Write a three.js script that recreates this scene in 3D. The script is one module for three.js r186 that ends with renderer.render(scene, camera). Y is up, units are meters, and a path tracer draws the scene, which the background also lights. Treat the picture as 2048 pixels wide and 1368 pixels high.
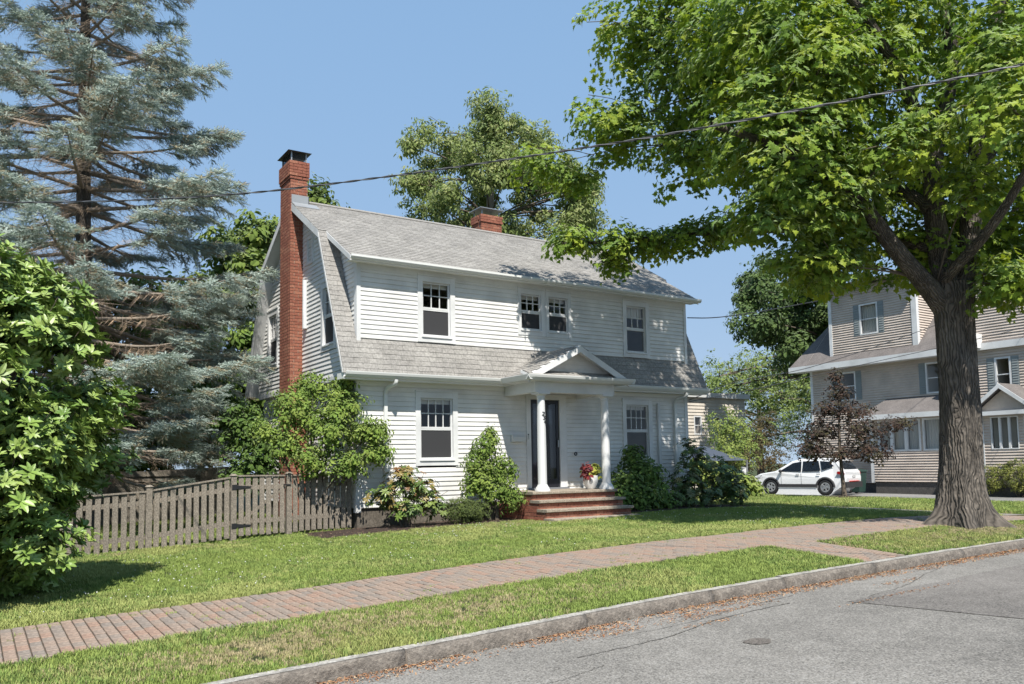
import * as THREE from 'three';
import { mergeGeometries } from 'three/addons/utils/BufferGeometryUtils.js';

// ---------- camera, sky, sun, exposure ----------
const scene = new THREE.Scene();
const renderer = new THREE.WebGLRenderer();
renderer.toneMapping = THREE.LinearToneMapping;
renderer.toneMappingExposure = 1.6;
renderer.shadowMap.enabled = true;
const camera = new THREE.PerspectiveCamera(44.82, 2048 / 1368, 0.1, 900);
camera.position.set(-6.659, 1.287, 16.102);
camera.quaternion.setFromRotationMatrix(new THREE.Matrix4().makeBasis(
  new THREE.Vector3(0.838031, -0.016719, 0.545367),
  new THREE.Vector3(-0.030211, 0.996575, 0.076975),
  new THREE.Vector3(-0.544786, -0.080984, 0.834656)));
camera.setViewOffset(2048, 1368, 0, -111, 2048, 1368);   // shifted lens

{ // clear summer sky: deep blue overhead, paler and slightly warm near the horizon
  const W = 64, H = 256, a = new Float32Array(W * H * 4);
  for (let j = 0; j < H; j++) {
    const el = (j + 0.5) / H * 180 - 90;
    const e = Math.max(0, el), t = Math.exp(-e / 12), d = Math.exp(-((e / 110) ** 2));
    const r = 0.022 + 0.15 * d + 0.15 * t, g = 0.042 + 0.258 * d + 0.11 * t, b = 0.095 + 0.395 * d + 0.025 * t;
    for (let i = 0; i < W; i++) { const k = (j * W + i) * 4; a[k] = r; a[k + 1] = g; a[k + 2] = b; a[k + 3] = 1; }
  }
  const sky = new THREE.DataTexture(a, W, H, THREE.RGBAFormat, THREE.FloatType);
  sky.mapping = THREE.EquirectangularReflectionMapping; sky.magFilter = THREE.LinearFilter; sky.needsUpdate = true;
  scene.background = sky; scene.environment = sky;
}
const sun = new THREE.DirectionalLight(new THREE.Color(1.0, 0.95, 0.87), 4.4);
sun.position.set(-40 * 0.4, 40 * 1.5, 40);
sun.castShadow = true;
Object.assign(sun.shadow.camera, { left: -40, right: 40, top: 40, bottom: -40, near: 1, far: 200 });
sun.shadow.mapSize.set(4096, 4096);
scene.add(sun);

// ---------- helpers ----------
const V = (x, y, z) => new THREE.Vector3(x, y, z);
function RNG(seed) { let s = seed >>> 0; return () => { s = (s + 0x6D2B79F5) >>> 0; let t = s; t = Math.imul(t ^ (t >>> 15), t | 1); t ^= t + Math.imul(t ^ (t >>> 7), t | 61); return ((t ^ (t >>> 14)) >>> 0) / 4294967296; }; }
const rnd = RNG(12345);
const rr = (a, b, r = rnd) => a + (b - a) * r();
const lerp = (a, b, t) => a + (b - a) * t, clamp = (x, a, b) => Math.min(b, Math.max(a, x));
const hash2 = (x, y) => { let h = Math.imul(x | 0, 374761393) ^ Math.imul(y | 0, 668265263); h = Math.imul(h ^ (h >>> 13), 1274126177); return ((h ^ (h >>> 16)) >>> 0) / 4294967296; };
function vnoise(x, y) { const i = Math.floor(x), j = Math.floor(y); let u = x - i, v = y - j; u = u * u * (3 - 2 * u); v = v * v * (3 - 2 * v); return lerp(lerp(hash2(i, j), hash2(i + 1, j), u), lerp(hash2(i, j + 1), hash2(i + 1, j + 1), u), v); }
const fbm = (x, y, o = 4) => { let s = 0, a = 0.5, n = 0; for (let k = 0; k < o; k++) { s += a * vnoise(x, y); n += a; x = x * 2.03 + 17.1; y = y * 2.03 + 9.7; a *= 0.5; } return s / n; };
const names = {};
function numbered(n) { if (!(n in names)) { names[n] = 0; return n; } names[n]++; return n + '_' + String(names[n]).padStart(3, '0'); }
function shade(m) { m.castShadow = true; m.receiveShadow = true; return m; }
function add(name, geo, mat, parent) { const m = shade(new THREE.Mesh(geo, mat)); m.name = parent ? name : numbered(name); (parent || scene).add(m); return m; }
function grp(name, parent) { const g = new THREE.Group(); g.name = parent ? name : numbered(name); (parent || scene).add(g); return g; }
function tag(o, label, category, group) { o.userData.label = label; o.userData.category = category; if (group) o.userData.group = group; return o; }
function thing(name, label, category, pos, group) { const g = grp(name); if (pos) g.position.set(...pos); return tag(g, label, category, group); }
function structure(o) { o.userData.kind = 'structure'; return o; }
function stuff(o) { o.userData.kind = 'stuff'; return o; }

// flat-faced mesh builder with uv in metres (projected along the face's main axis)
class GB {
  constructor() { this.p = []; this.u = []; this.n = []; }
  tri(a, b, c) {
    const e = V().subVectors(b, a), f = V().subVectors(c, a), n = e.cross(f).normalize();
    const ax = Math.abs(n.x), ay = Math.abs(n.y), az = Math.abs(n.z);
    for (const q of [a, b, c]) { this.p.push(q.x, q.y, q.z); this.n.push(n.x, n.y, n.z); if (ay >= ax && ay >= az) this.u.push(q.x, q.z); else if (ax >= az) this.u.push(q.z, q.y); else this.u.push(q.x, q.y); }
    return this;
  }
  quad(a, b, c, d) { return this.tri(a, b, c).tri(a, c, d); }
  hexa(c) { // corners: 0-3 bottom (ccw from above), 4-7 top
    return this.quad(c[3], c[2], c[1], c[0]).quad(c[4], c[5], c[6], c[7]).quad(c[0], c[1], c[5], c[4]).quad(c[1], c[2], c[6], c[5]).quad(c[2], c[3], c[7], c[6]).quad(c[3], c[0], c[4], c[7]);
  }
  box(x0, x1, y0, y1, z0, z1) { return this.hexa([V(x0, y0, z1), V(x1, y0, z1), V(x1, y0, z0), V(x0, y0, z0), V(x0, y1, z1), V(x1, y1, z1), V(x1, y1, z0), V(x0, y1, z0)]); }
  // polygon in the (a,b) plane extruded along the third axis; axis 'x': poly = [z,y]; axis 'z': poly = [x,y]
  prism(poly, axis, t0, t1) {
    const at = (q, t) => axis === 'x' ? V(t, q[1], q[0]) : axis === 'z' ? V(q[0], q[1], t) : V(q[0], t, q[1]);
    const tris = THREE.ShapeUtils.triangulateShape(poly.map(q => new THREE.Vector2(...q)), []);
    let area = 0; for (let i = 0; i < poly.length; i++) { const a = poly[i], b = poly[(i + 1) % poly.length]; area += a[0] * b[1] - b[0] * a[1]; }
    const flip = (area > 0) !== (axis === 'z');
    for (const [i, j, k] of tris) { const a = poly[i], b = poly[j], c = poly[k]; const ta = ((b[0] - a[0]) * (c[1] - a[1]) - (c[0] - a[0]) * (b[1] - a[1])) > 0; const up = ta === (axis === 'z'); if (up) this.tri(at(a, t1), at(b, t1), at(c, t1)).tri(at(a, t0), at(c, t0), at(b, t0)); else this.tri(at(a, t1), at(c, t1), at(b, t1)).tri(at(a, t0), at(b, t0), at(c, t0)); }
    for (let i = 0; i < poly.length; i++) { const a = poly[i], b = poly[(i + 1) % poly.length]; if (!flip) this.quad(at(a, t0), at(b, t0), at(b, t1), at(a, t1)); else this.quad(at(b, t0), at(a, t0), at(a, t1), at(b, t1)); }
    return this;
  }
  geo(g) { this.p.push(...g.getAttribute('position').array); return this; }
  build() { const g = new THREE.BufferGeometry(); g.setAttribute('position', new THREE.Float32BufferAttribute(this.p, 3)); g.setAttribute('normal', new THREE.Float32BufferAttribute(this.n, 3)); g.setAttribute('uv', new THREE.Float32BufferAttribute(this.u, 2)); return g; }
  mesh(name, mat, parent) { return add(name, this.build(), mat, parent); }
}
// tapered tube along points; radii per point; bumpy bark optional
function tube(points, radii, seg = 8, bump = 0, seed = 1) {
  const P = [], N = [], U = [], I = []; let L = 0;
  const n = points.length, t = V(), side = V(1, 0, 0), up = V();
  for (let i = 0; i < n; i++) {
    t.subVectors(points[Math.min(i + 1, n - 1)], points[Math.max(i - 1, 0)]).normalize();
    if (i) L += points[i].distanceTo(points[i - 1]);
    side.addScaledVector(t, -side.dot(t)); if (side.lengthSq() < 1e-4) side.set(0, 0, 1).addScaledVector(t, -t.z); side.normalize(); up.crossVectors(t, side);
    for (let k = 0; k <= seg; k++) {
      const a = k / seg * Math.PI * 2, kk = k % seg;
      const r = radii[i] * (1 + bump * (fbm(kk * 0.9 + seed * 7, L * 2.2 + seed) - 0.5) * 2);
      const d = V().addScaledVector(side, Math.cos(a)).addScaledVector(up, Math.sin(a));
      P.push(points[i].x + d.x * r, points[i].y + d.y * r, points[i].z + d.z * r); N.push(d.x, d.y, d.z); U.push(a * radii[0], L);
    }
  }
  for (let i = 0; i < n - 1; i++) for (let k = 0; k < seg; k++) { const a = i * (seg + 1) + k, b = a + seg + 1; I.push(a, a + 1, b, b, a + 1, b + 1); }
  const g = new THREE.BufferGeometry(); g.setAttribute('position', new THREE.Float32BufferAttribute(P, 3)); g.setAttribute('normal', new THREE.Float32BufferAttribute(N, 3)); g.setAttribute('uv', new THREE.Float32BufferAttribute(U, 2)); g.setIndex(I);
  if (bump) g.computeVertexNormals();
  return g;
}
const curve = (pts, n) => new THREE.CatmullRomCurve3(pts).getPoints(n);
const M4 = (pos, rot = [0, 0, 0], s = [1, 1, 1]) => new THREE.Matrix4().compose(V(...pos), new THREE.Quaternion().setFromEuler(new THREE.Euler(...rot)), V(...s));

// ---------- textures ----------
function dataTex(n, fn, srgb, rep = 1) {
  const a = new Uint8Array(n * n * 4);
  for (let j = 0; j < n; j++) for (let i = 0; i < n; i++) { const c = fn(i / n, j / n, i, j); const k = (j * n + i) * 4; a[k] = clamp(c[0], 0, 1) * 255; a[k + 1] = clamp(c[1], 0, 1) * 255; a[k + 2] = clamp(c[2], 0, 1) * 255; a[k + 3] = 255; }
  const t = new THREE.DataTexture(a, n, n, THREE.RGBAFormat); t.wrapS = t.wrapT = THREE.RepeatWrapping; t.magFilter = THREE.LinearFilter; t.minFilter = THREE.LinearMipmapLinearFilter; t.generateMipmaps = true;
  if (srgb) t.colorSpace = THREE.SRGBColorSpace; t.repeat.set(rep, rep); t.needsUpdate = true; return t;
}
// noise that tiles over the unit square
function tnoise(u, v, f, o = 4, s = 0) { let r = 0, a = 0.5, n = 0; for (let k = 0; k < o; k++) { const x = u * f, y = v * f, i = Math.floor(x), j = Math.floor(y); let p = x - i, q = y - j; p = p * p * (3 - 2 * p); q = q * q * (3 - 2 * q); const h = (m, l) => hash2(((m % f) + f) % f + s * 131, ((l % f) + f) % f + k * 57); r += a * lerp(lerp(h(i, j), h(i + 1, j), p), lerp(h(i, j + 1), h(i + 1, j + 1), p), q); n += a; a *= 0.5; f *= 2; } return r / n; }
const g3 = v => [v, v, v];
const txSpeck = dataTex(1024, (u, v, i, j) => { const s = hash2(i, j), s2 = hash2(i >> 1, (j >> 1) + 900), b = tnoise(u, v, 6, 4, 3), m = tnoise(u, v, 40, 2, 5); const t = 0.8 + (s - 0.5) * 0.34 + (s2 - 0.5) * 0.2 + (m - 0.5) * 0.1 + (b - 0.5) * 0.24 + (s > 0.97 ? 0.2 : 0) - (s < 0.03 ? 0.25 : 0); return [t * 1.0, t * 0.985, t * 0.96]; }, true, 0.13);
const txGranite = dataTex(256, (u, v, i, j) => { const s = hash2(i + 91, j), m = tnoise(u, v, 32, 3, 8), b = tnoise(u, v, 4, 3, 2); const t = 0.8 + (s - 0.5) * 0.3 + (m - 0.5) * 0.4 + (b - 0.5) * 0.16; return [t * 1.0, t * 0.97, t * 0.93]; }, true, 1.6);
const txMottle = dataTex(256, (u, v, i, j) => g3(0.93 + (tnoise(u, v, 6, 5, 11) - 0.5) * 0.16 + (hash2(i, j + 7) - 0.5) * 0.03), true, 0.4);
const txShingle = dataTex(512, (u, v, i, j) => { const s = hash2(i, j + 31), m = tnoise(u, v, 40, 3, 4), b = tnoise(u, v, 5, 3, 9); const t = 0.82 + (s - 0.5) * 0.24 + (m - 0.5) * 0.26 + (b - 0.5) * 0.12; return [t, t * 0.99, t * 0.975]; }, true, 0.8);
const txBrick = dataTex(256, (u, v, i, j) => { const s = hash2(i + 5, j), m = tnoise(u, v, 16, 4, 6); const t = 0.85 + (s - 0.5) * 0.16 + (m - 0.5) * 0.4; return [t, t * 0.97, t * 0.94]; }, true, 3);
const txWood = dataTex(256, (u, v, i, j) => { const g = tnoise(u, v * 0.999, 4, 2, 14), l = tnoise(u * 1, v, 32, 2, 15); const st = 0.5 + 0.5 * Math.sin((u * 24 + g * 3 + 0.15 * tnoise(u, v, 8, 2, 3)) * 6.283); const t = 0.74 + (st - 0.5) * 0.14 + (l - 0.5) * 0.34 + (hash2(i, j >> 4) - 0.5) * 0.14; return [t, t * 0.975, t * 0.94]; }, true, 2);
const barkV = (u, v) => { const w = tnoise(u, v, 6, 4, 21), x = u * 22 + (w - 0.5) * 3 + (tnoise(u, v, 12, 2, 27) - 0.5) * 1.6; const f = 1 - Math.abs((x - Math.floor(x)) - 0.5) * 2, cut = tnoise(u, v, 20, 3, 25); return clamp(Math.pow(1 - f, 0.6) * 0.75 + (cut - 0.5) * 0.7 + 0.12, 0, 1); };
const txBarkH = dataTex(512, (u, v) => g3(barkV(u, v)), false, 1);
const txBarkC = dataTex(512, (u, v, i, j) => { const t = 0.5 + barkV(u, v) * 0.42 + (tnoise(u, v, 3, 3, 2) - 0.5) * 0.36 + (hash2(i, j) - 0.5) * 0.1; return [t, t * 0.965, t * 0.92]; }, true, 1);

// ---------- materials ----------
const std = (c, o = {}) => { const m = new THREE.MeshStandardMaterial({ roughness: 0.8, ...o }); Array.isArray(c) ? m.color.setRGB(...c) : m.color.set(c); m.side = o.side ?? THREE.FrontSide; return m; };
const phys = (c, o = {}) => { const m = new THREE.MeshPhysicalMaterial({ roughness: 0.6, ...o }); m.color.setRGB(...c); return m; };
const leafMat = (c, tr = 0.38, rough = 0.62) => phys(c, { roughness: rough, transmission: tr, thickness: 0, side: THREE.DoubleSide, ior: 1.4 });
const MAT = {
  siding: std([0.81, 0.80, 0.77], { roughness: 0.62, map: txMottle }),
  trim: std([0.79, 0.795, 0.79], { roughness: 0.5, map: txMottle }),
  soffit: std([0.77, 0.77, 0.75], { roughness: 0.7 }),
  gutter: std([0.70, 0.71, 0.69], { roughness: 0.38 }),
  glass: phys([1, 1, 1], { roughness: 0.02, transmission: 1, thickness: 0, ior: 1.5 }),
  screen: std([0.035, 0.035, 0.038], { roughness: 0.75 }),
  room: std([0.42, 0.39, 0.35], { roughness: 1, side: THREE.DoubleSide }),
  blind: std([0.62, 0.61, 0.57], { roughness: 0.9 }),
  door: std([0.018, 0.018, 0.024], { roughness: 0.3 }),
  black: std([0.015, 0.015, 0.016], { roughness: 0.5 }),
  steel: std([0.42, 0.43, 0.44], { roughness: 0.42, metalness: 0.7 }),
  lead: std([0.36, 0.38, 0.40], { roughness: 0.55, metalness: 0.3, map: txMottle }),
  foundation: std([0.20, 0.185, 0.165], { roughness: 0.95, map: txGranite }),
  concrete: std([0.40, 0.385, 0.36], { roughness: 0.95, map: txGranite }),
  tread: std([0.50, 0.455, 0.39], { roughness: 0.9, map: txGranite }),
  mortar: std([0.60, 0.55, 0.48], { roughness: 1, map: txGranite }),
  asphalt: std([0.315, 0.306, 0.292], { roughness: 0.92, map: txSpeck }),
  patch: std([0.255, 0.242, 0.232], { roughness: 0.92, map: txSpeck }),
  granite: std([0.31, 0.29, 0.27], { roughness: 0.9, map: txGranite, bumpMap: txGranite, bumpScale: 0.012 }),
  mulch: std([0.055, 0.036, 0.026], { roughness: 1, map: txBrick }),
  fence: std([0.42, 0.385, 0.335], { roughness: 0.95, map: txWood }),
  fenceFar: std([0.46, 0.425, 0.37], { roughness: 0.95, map: txWood }),
  bark: std([0.22, 0.205, 0.19], { roughness: 1, map: txBarkC, bumpMap: txBarkH, bumpScale: 0.04 }),
  twig: std([0.13, 0.105, 0.08], { roughness: 1 }),
  greyTwig: std([0.27, 0.225, 0.18], { roughness: 1 }),
  wire: std([0.03, 0.03, 0.033], { roughness: 0.6 }),
};
const shingleMats = [[0.43, 0.42, 0.405], [0.40, 0.39, 0.375], [0.455, 0.445, 0.428], [0.42, 0.41, 0.397]].map(c => std(c, { roughness: 0.95, map: txShingle }));
const brickMats = [[0.40, 0.16, 0.105], [0.345, 0.13, 0.088], [0.45, 0.20, 0.135], [0.375, 0.145, 0.098]].map(c => std(c, { roughness: 0.92, map: txBrick }));
const paverMats = [[0.375, 0.295, 0.245], [0.335, 0.29, 0.255], [0.39, 0.28, 0.225], [0.355, 0.295, 0.253], [0.305, 0.272, 0.245], [0.37, 0.298, 0.25]].map(c => std(c, { roughness: 0.95, map: txBrick }));

// ---------- terrain ----------
const KX = [[-80, -1.2], [-30, -1.1], [-12, -0.60], [-8, -0.425], [-5.1, -0.31], [-3.75, -0.258], [0.1, -0.105], [4, -0.025], [7.1, 0.015], [9, 0.0], [11, -0.07], [13, -0.17], [16, -0.24], [20, -0.33], [25, -0.42], [30, -0.46], [50, -0.5], [300, -0.5]];
function K(x) { // kerb-top profile along the street
  if (x <= KX[0][0]) return KX[0][1];
  let i = 0; while (i < KX.length - 2 && KX[i + 1][0] < x) i++;
  const m = j => { const a = KX[Math.max(0, j - 1)], b = KX[Math.min(KX.length - 1, j + 1)]; return (b[1] - a[1]) / (b[0] - a[0]); };
  const [x0, y0] = KX[i], [x1, y1] = KX[i + 1], h = x1 - x0, t = clamp((x - x0) / h, 0, 1), t2 = t * t, t3 = t2 * t;
  return (2 * t3 - 3 * t2 + 1) * y0 + (t3 - 2 * t2 + t) * h * m(i) + (-2 * t3 + 3 * t2) * y1 + (t3 - t2) * h * m(i + 1);
}
const GZ = [[-300, 0.15], [-10, 0.15], [0, 0.145], [3, 0.13], [6.5, 0.12], [8, 0.09], [9.5, 0.0], [60, 0]];
function gz(z) { let i = 0; while (i < GZ.length - 2 && GZ[i + 1][0] < z) i++; const t = clamp((z - GZ[i][0]) / (GZ[i + 1][0] - GZ[i][0]), 0, 1); return lerp(GZ[i][1], GZ[i + 1][1], t); }
const G = (x, z) => K(x) + gz(z) + (z < 6 && z > -12 ? (fbm(x * 0.5 + 3, z * 0.5) - 0.5) * 0.03 : 0);
const roadY = (x, z) => K(x) - 0.13 + 0.018 * Math.min(4, Math.max(0, z - 9.65));
function sheet(xs, zs, fy, mat, name) {
  const P = [], U = [], I = [];
  for (const z of zs) for (const x of xs) { P.push(x, fy(x, z), z); U.push(x, z); }
  for (let j = 0; j < zs.length - 1; j++) for (let i = 0; i < xs.length - 1; i++) { const a = j * xs.length + i, b = a + xs.length; I.push(a, b, a + 1, a + 1, b, b + 1); }
  const g = new THREE.BufferGeometry(); g.setAttribute('position', new THREE.Float32BufferAttribute(P, 3)); g.setAttribute('uv', new THREE.Float32BufferAttribute(U, 2)); g.setIndex(I); g.computeVertexNormals();
  return add(name, g, mat);
}
const range = (a, b, s) => { const r = []; for (let x = a; x < b - s * 0.3; x += s) r.push(x); r.push(b); return r; };
const dry = (x, z) => { // 0 green .. 1 straw: dry patches of the tree lawn and round the maple roots
  let d = 0;
  for (const [px, pz, rx, rz, k] of [[-3.9, 8.8, 1.5, 0.5, 1], [-2.2, 8.6, 1.0, 0.45, 0.75], [5.6, 8.7, 1.6, 0.6, 0.8], [7.9, 8.6, 1.6, 0.7, 0.9], [1.4, 2.2, 1.4, 0.4, 0.6], [2.9, 1.9, 1.2, 0.3, 0.5], [-3.3, 0.35, 1.4, 0.25, 0.7], [-1.0, 8.9, 1.1, 0.3, 0.35]]) { const e = ((x - px) / rx) ** 2 + ((z - pz) / rz) ** 2; d = Math.max(d, k * Math.exp(-e)); }
  return clamp(d * 1.15 + (fbm(x * 1.7 + 5, z * 1.7) - 0.5) * 0.9 * (0.35 + d), 0, 1);
};
{
  const txLawn = dataTex(512, (u, v, i, j) => { const n = tnoise(u, v, 8, 5, 31), f = tnoise(u, v, 96, 2, 33), s = hash2(i, j); const t = 0.55 + (n - 0.5) * 0.7 + (f - 0.5) * 0.7 + (s - 0.5) * 0.25; return [t * (0.78 + 0.2 * n), t * 0.95, t * 0.5]; }, true, 0.45);
  const lawn = std([0.17, 0.19, 0.085], { roughness: 1, map: txLawn });
  const xs = [-300, -150, -80, -50, -30, ...range(-20, 34, 0.5), 40, 55, 80, 150, 300], zs = [-300, -150, -80, -50, -35, ...range(-24, 9.5, 0.5), 9.52, 26, 60, 150, 300];
  structure(sheet(xs, zs, (x, z) => z <= 9.51 ? G(x, z) : z < 26.5 ? K(x) - 0.45 : K(x), lawn, 'lawn_ground'));
  structure(sheet([-300, -80, -40, ...range(-24, 34, 0.75), 50, 90, 300], [...range(9.6, 13, 0.4), 15, 18, 22, 26], roadY, MAT.asphalt, 'road'));
  // darker patched asphalt along the right of the street
  const zl = x => 10.62 - 0.03 * (x - 1.05), zh = x => 14.6;
  const px = range(1.05, 14, 0.4), pp = range(0, 1, 0.1);
  structure(sheet(px, pp, () => 0, MAT.patch, 'road_patch'));
  { const m = scene.children[scene.children.length - 1].geometry, at = m.getAttribute('position'), uv = m.getAttribute('uv'); for (let i = 0; i < at.count; i++) { const x = at.getX(i), z = lerp(zl(x), zh(x), at.getZ(i)) + (fbm(x * 2, 3) - 0.5) * 0.1; const xx = x + (x < 1.1 ? (z - 10.7) * 0.12 : 0); at.setXYZ(i, xx, roadY(xx, z) + 0.005, z); uv.setXY(i, xx, z); } m.computeVertexNormals(); }
}
// ---------- kerb, sidewalk, paths ----------
{
  const kerb = structure(grp('granite_kerb'));
  const cuts = [-14, -11.5, -9.4, -7.3, -5.55, -3.55, -1.62, 0.12, 1.3, 3.05, 5.1, 7.0, 9.3, 11.6, 14, 17, 20];
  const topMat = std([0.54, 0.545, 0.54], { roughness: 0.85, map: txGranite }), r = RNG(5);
  for (let i = 0; i < cuts.length - 1; i++) {
    const x0 = cuts[i] + 0.006, x1 = cuts[i + 1] - 0.006, n = Math.max(6, Math.round((x1 - x0) / 0.12)), jy = rr(-0.008, 0.008, r), jz = rr(-0.01, 0.01, r);
    const P = [], I = [], U = [];
    // cross-section: back bottom, back top, front top edge, rough face rows, front bottom
    const rows = [[9.5, -0.3], [9.5, 0.0], [9.625, 0.0], [9.645, -0.012], [9.66, -0.05], [9.662, -0.1], [9.664, -0.2]];
    for (let k = 0; k <= n; k++) { const x = lerp(x0, x1, k / n); rows.forEach(([z, y], q) => { const b = q >= 2 ? (fbm(x * 7 + q * 3.1, q * 5.7 + i) - 0.5) * (q > 2 ? 0.05 : 0.022) : 0; P.push(x, K(x) + y + jy + (q === 2 || q === 3 ? b * 0.4 : 0), z + jz + b); U.push(x, (z - 9.5) - y); }); }
    const m = rows.length;
    for (let k = 0; k < n; k++) for (let q = 0; q < m - 1; q++) { const a = k * m + q, b = a + m; I.push(a, a + 1, b, b, a + 1, b + 1); }
    for (const [k, s] of [[0, 1], [n, 0]]) for (let q = 1; q < m - 1; q++) { const o = k * m; s ? I.push(o, o + q + 1, o + q) : I.push(o, o + q, o + q + 1); }
    const g = new THREE.BufferGeometry(); g.setAttribute('position', new THREE.Float32BufferAttribute(P, 3)); g.setAttribute('uv', new THREE.Float32BufferAttribute(U, 2)); g.setIndex(I); g.computeVertexNormals();
    add('kerb_stone', g, MAT.granite, kerb);
    const cap = new GB(); for (let k = 0; k < n; k++) { const a = lerp(x0, x1, k / n), b = lerp(x0, x1, (k + 1) / n), f = x => 9.622 + jz + (fbm(x * 7 + 6.2, 11.4 + i) - 0.5) * 0.018; cap.quad(V(a, K(a) + jy + 0.003, 9.502), V(a, K(a) + jy + 0.003, f(a)), V(b, K(b) + jy + 0.003, f(b)), V(b, K(b) + jy + 0.003, 9.502)); }
    cap.mesh('kerb_top', topMat, kerb);
  }
}
{ // brick sidewalk: 4 x 8 inch pavers laid across the walk, with a spur out to the kerb
  const walk = structure(grp('brick_sidewalk')), r = RNG(77), list = [];
  const bw = 0.104, bl = 0.208;
  for (let i = 0; i < 205; i++) {
    const x = -8.2 + i * bw, off = (i % 2) * 0.5 + rr(-0.06, 0.06, r);
    for (let k = -1; k < 8; k++) { const z0 = Math.max(6.5, 6.5 + (k + off) * bl), z1 = Math.min(8.02, 6.5 + (k + 1 + off) * bl); if (z1 - z0 > 0.05) list.push([x, (z0 + z1) / 2, z1 - z0]); }
  }
  for (let i = 0; i < 9; i++) for (let k = 0; k < 8; k++) { const z0 = 8.03 + (k + (i % 2) * 0.5 - 0.5) * bl; const a = Math.max(8.03, z0), b = Math.min(9.49, z0 + bl); if (b - a > 0.04) list.push([3.08 + i * bw + (9.5 - a) * -0.02, (a + b) / 2, b - a]); }
  const score = q => 1 / ((q[0] + 6.66) ** 2 + (q[1] - 16.1) ** 2) * (q[0] < -6.6 ? 0.2 : 1);
  list.sort((a, b) => score(b) - score(a));
  const shape = l => { const b = bw / 2 - 0.0055, h = l / 2 - 0.009, c = 0.006, t = 0.012, g = new GB(); const lo = [V(-b, -0.05, h), V(b, -0.05, h), V(b, -0.05, -h), V(-b, -0.05, -h)], mi = lo.map(v => V(v.x, t - c, v.z)), hi = lo.map(v => V(v.x - Math.sign(v.x) * c, t, v.z - Math.sign(v.z) * c)); for (let k = 0; k < 4; k++) { const n = (k + 1) % 4; g.quad(lo[k], lo[n], mi[n], mi[k]).quad(mi[k], mi[n], hi[n], hi[k]); } return g.quad(hi[0], hi[1], hi[2], hi[3]).build(); };
  const full = shape(bl), cache = {}, rest = paverMats.map(() => []);
  list.forEach((q, n) => {
    const key = Math.round(q[2] * 50), g = Math.abs(q[2] - bl) < 0.004 ? full : (cache[key] ??= shape(key / 50));
    const mi = Math.floor(Math.pow(r(), 1.1) * 6) % 6, y = G(q[0], q[1]), sl = (G(q[0] + 0.1, q[1]) - G(q[0] - 0.1, q[1])) / 0.2, sz = (G(q[0], q[1] + 0.1) - G(q[0], q[1] - 0.1)) / 0.2;
    const dip = (fbm(q[0] * 1.1 + 7, q[1] * 1.1) - 0.5) * 0.022, m = M4([q[0], y + rr(-0.003, 0.003, r) + 0.004 + dip, q[1]], [-Math.atan(sz) + rr(-0.015, 0.015, r), rr(-0.022, 0.022, r), Math.atan(sl) + rr(-0.02, 0.02, r)]);
    if (n < 300) { const b = add('brick', g, paverMats[mi], walk); b.applyMatrix4(m); } else { const c = g.clone(); c.applyMatrix4(m); rest[mi].push(c); }
  });
  rest.forEach((l, i) => stuff(add('brick_field', mergeGeometries(l), paverMats[i], walk)));
  // sandy joints under the pavers
  const bed = new GB(); for (let x = -8.3; x < 13; x += 0.25) bed.quad(V(x, G(x, 6.46) + 0.002, 6.46), V(x, G(x, 8.05) + 0.002, 8.05), V(x + 0.25, G(x + 0.25, 8.05) + 0.002, 8.05), V(x + 0.25, G(x + 0.25, 6.46) + 0.002, 6.46));
  bed.mesh('joint_sand', std([0.12, 0.1, 0.08], { roughness: 1, map: txGranite }), walk);
}
{ // concrete walk of the side lot and the neighbour's asphalt drive
  const strip = (x0, x1, z0, z1, mat, name, lift) => { const xs = range(x0, x1, 0.5), zs = range(z0, z1, 0.8); return structure(sheet(xs, zs, (x, z) => G(x, z) + lift, mat, name)); };
  strip(12.75, 14.05, -26, 6.3, MAT.concrete, 'concrete_path', 0.012);
  strip(22.4, 29.6, -22, 9, std([0.36, 0.36, 0.365], { roughness: 0.95, map: txSpeck }), 'asphalt_drive', 0.015);
}
// ---------- the white house ----------
const house = thing('dutch_colonial_house', 'white clapboard gambrel-roofed house with brick chimney and columned porch', 'house');
const HW = 9.45, HD = 6.4, RZ = -3.2, RY = 7.77, SL = 0.605, FZ = 0.38, FY = 3.22, BZ = -1.08, BY = 6.49;   // width, depth, ridge, upper pitch, lower slope foot and break
const upY = z => RY - SL * Math.abs(z - RZ);
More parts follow.
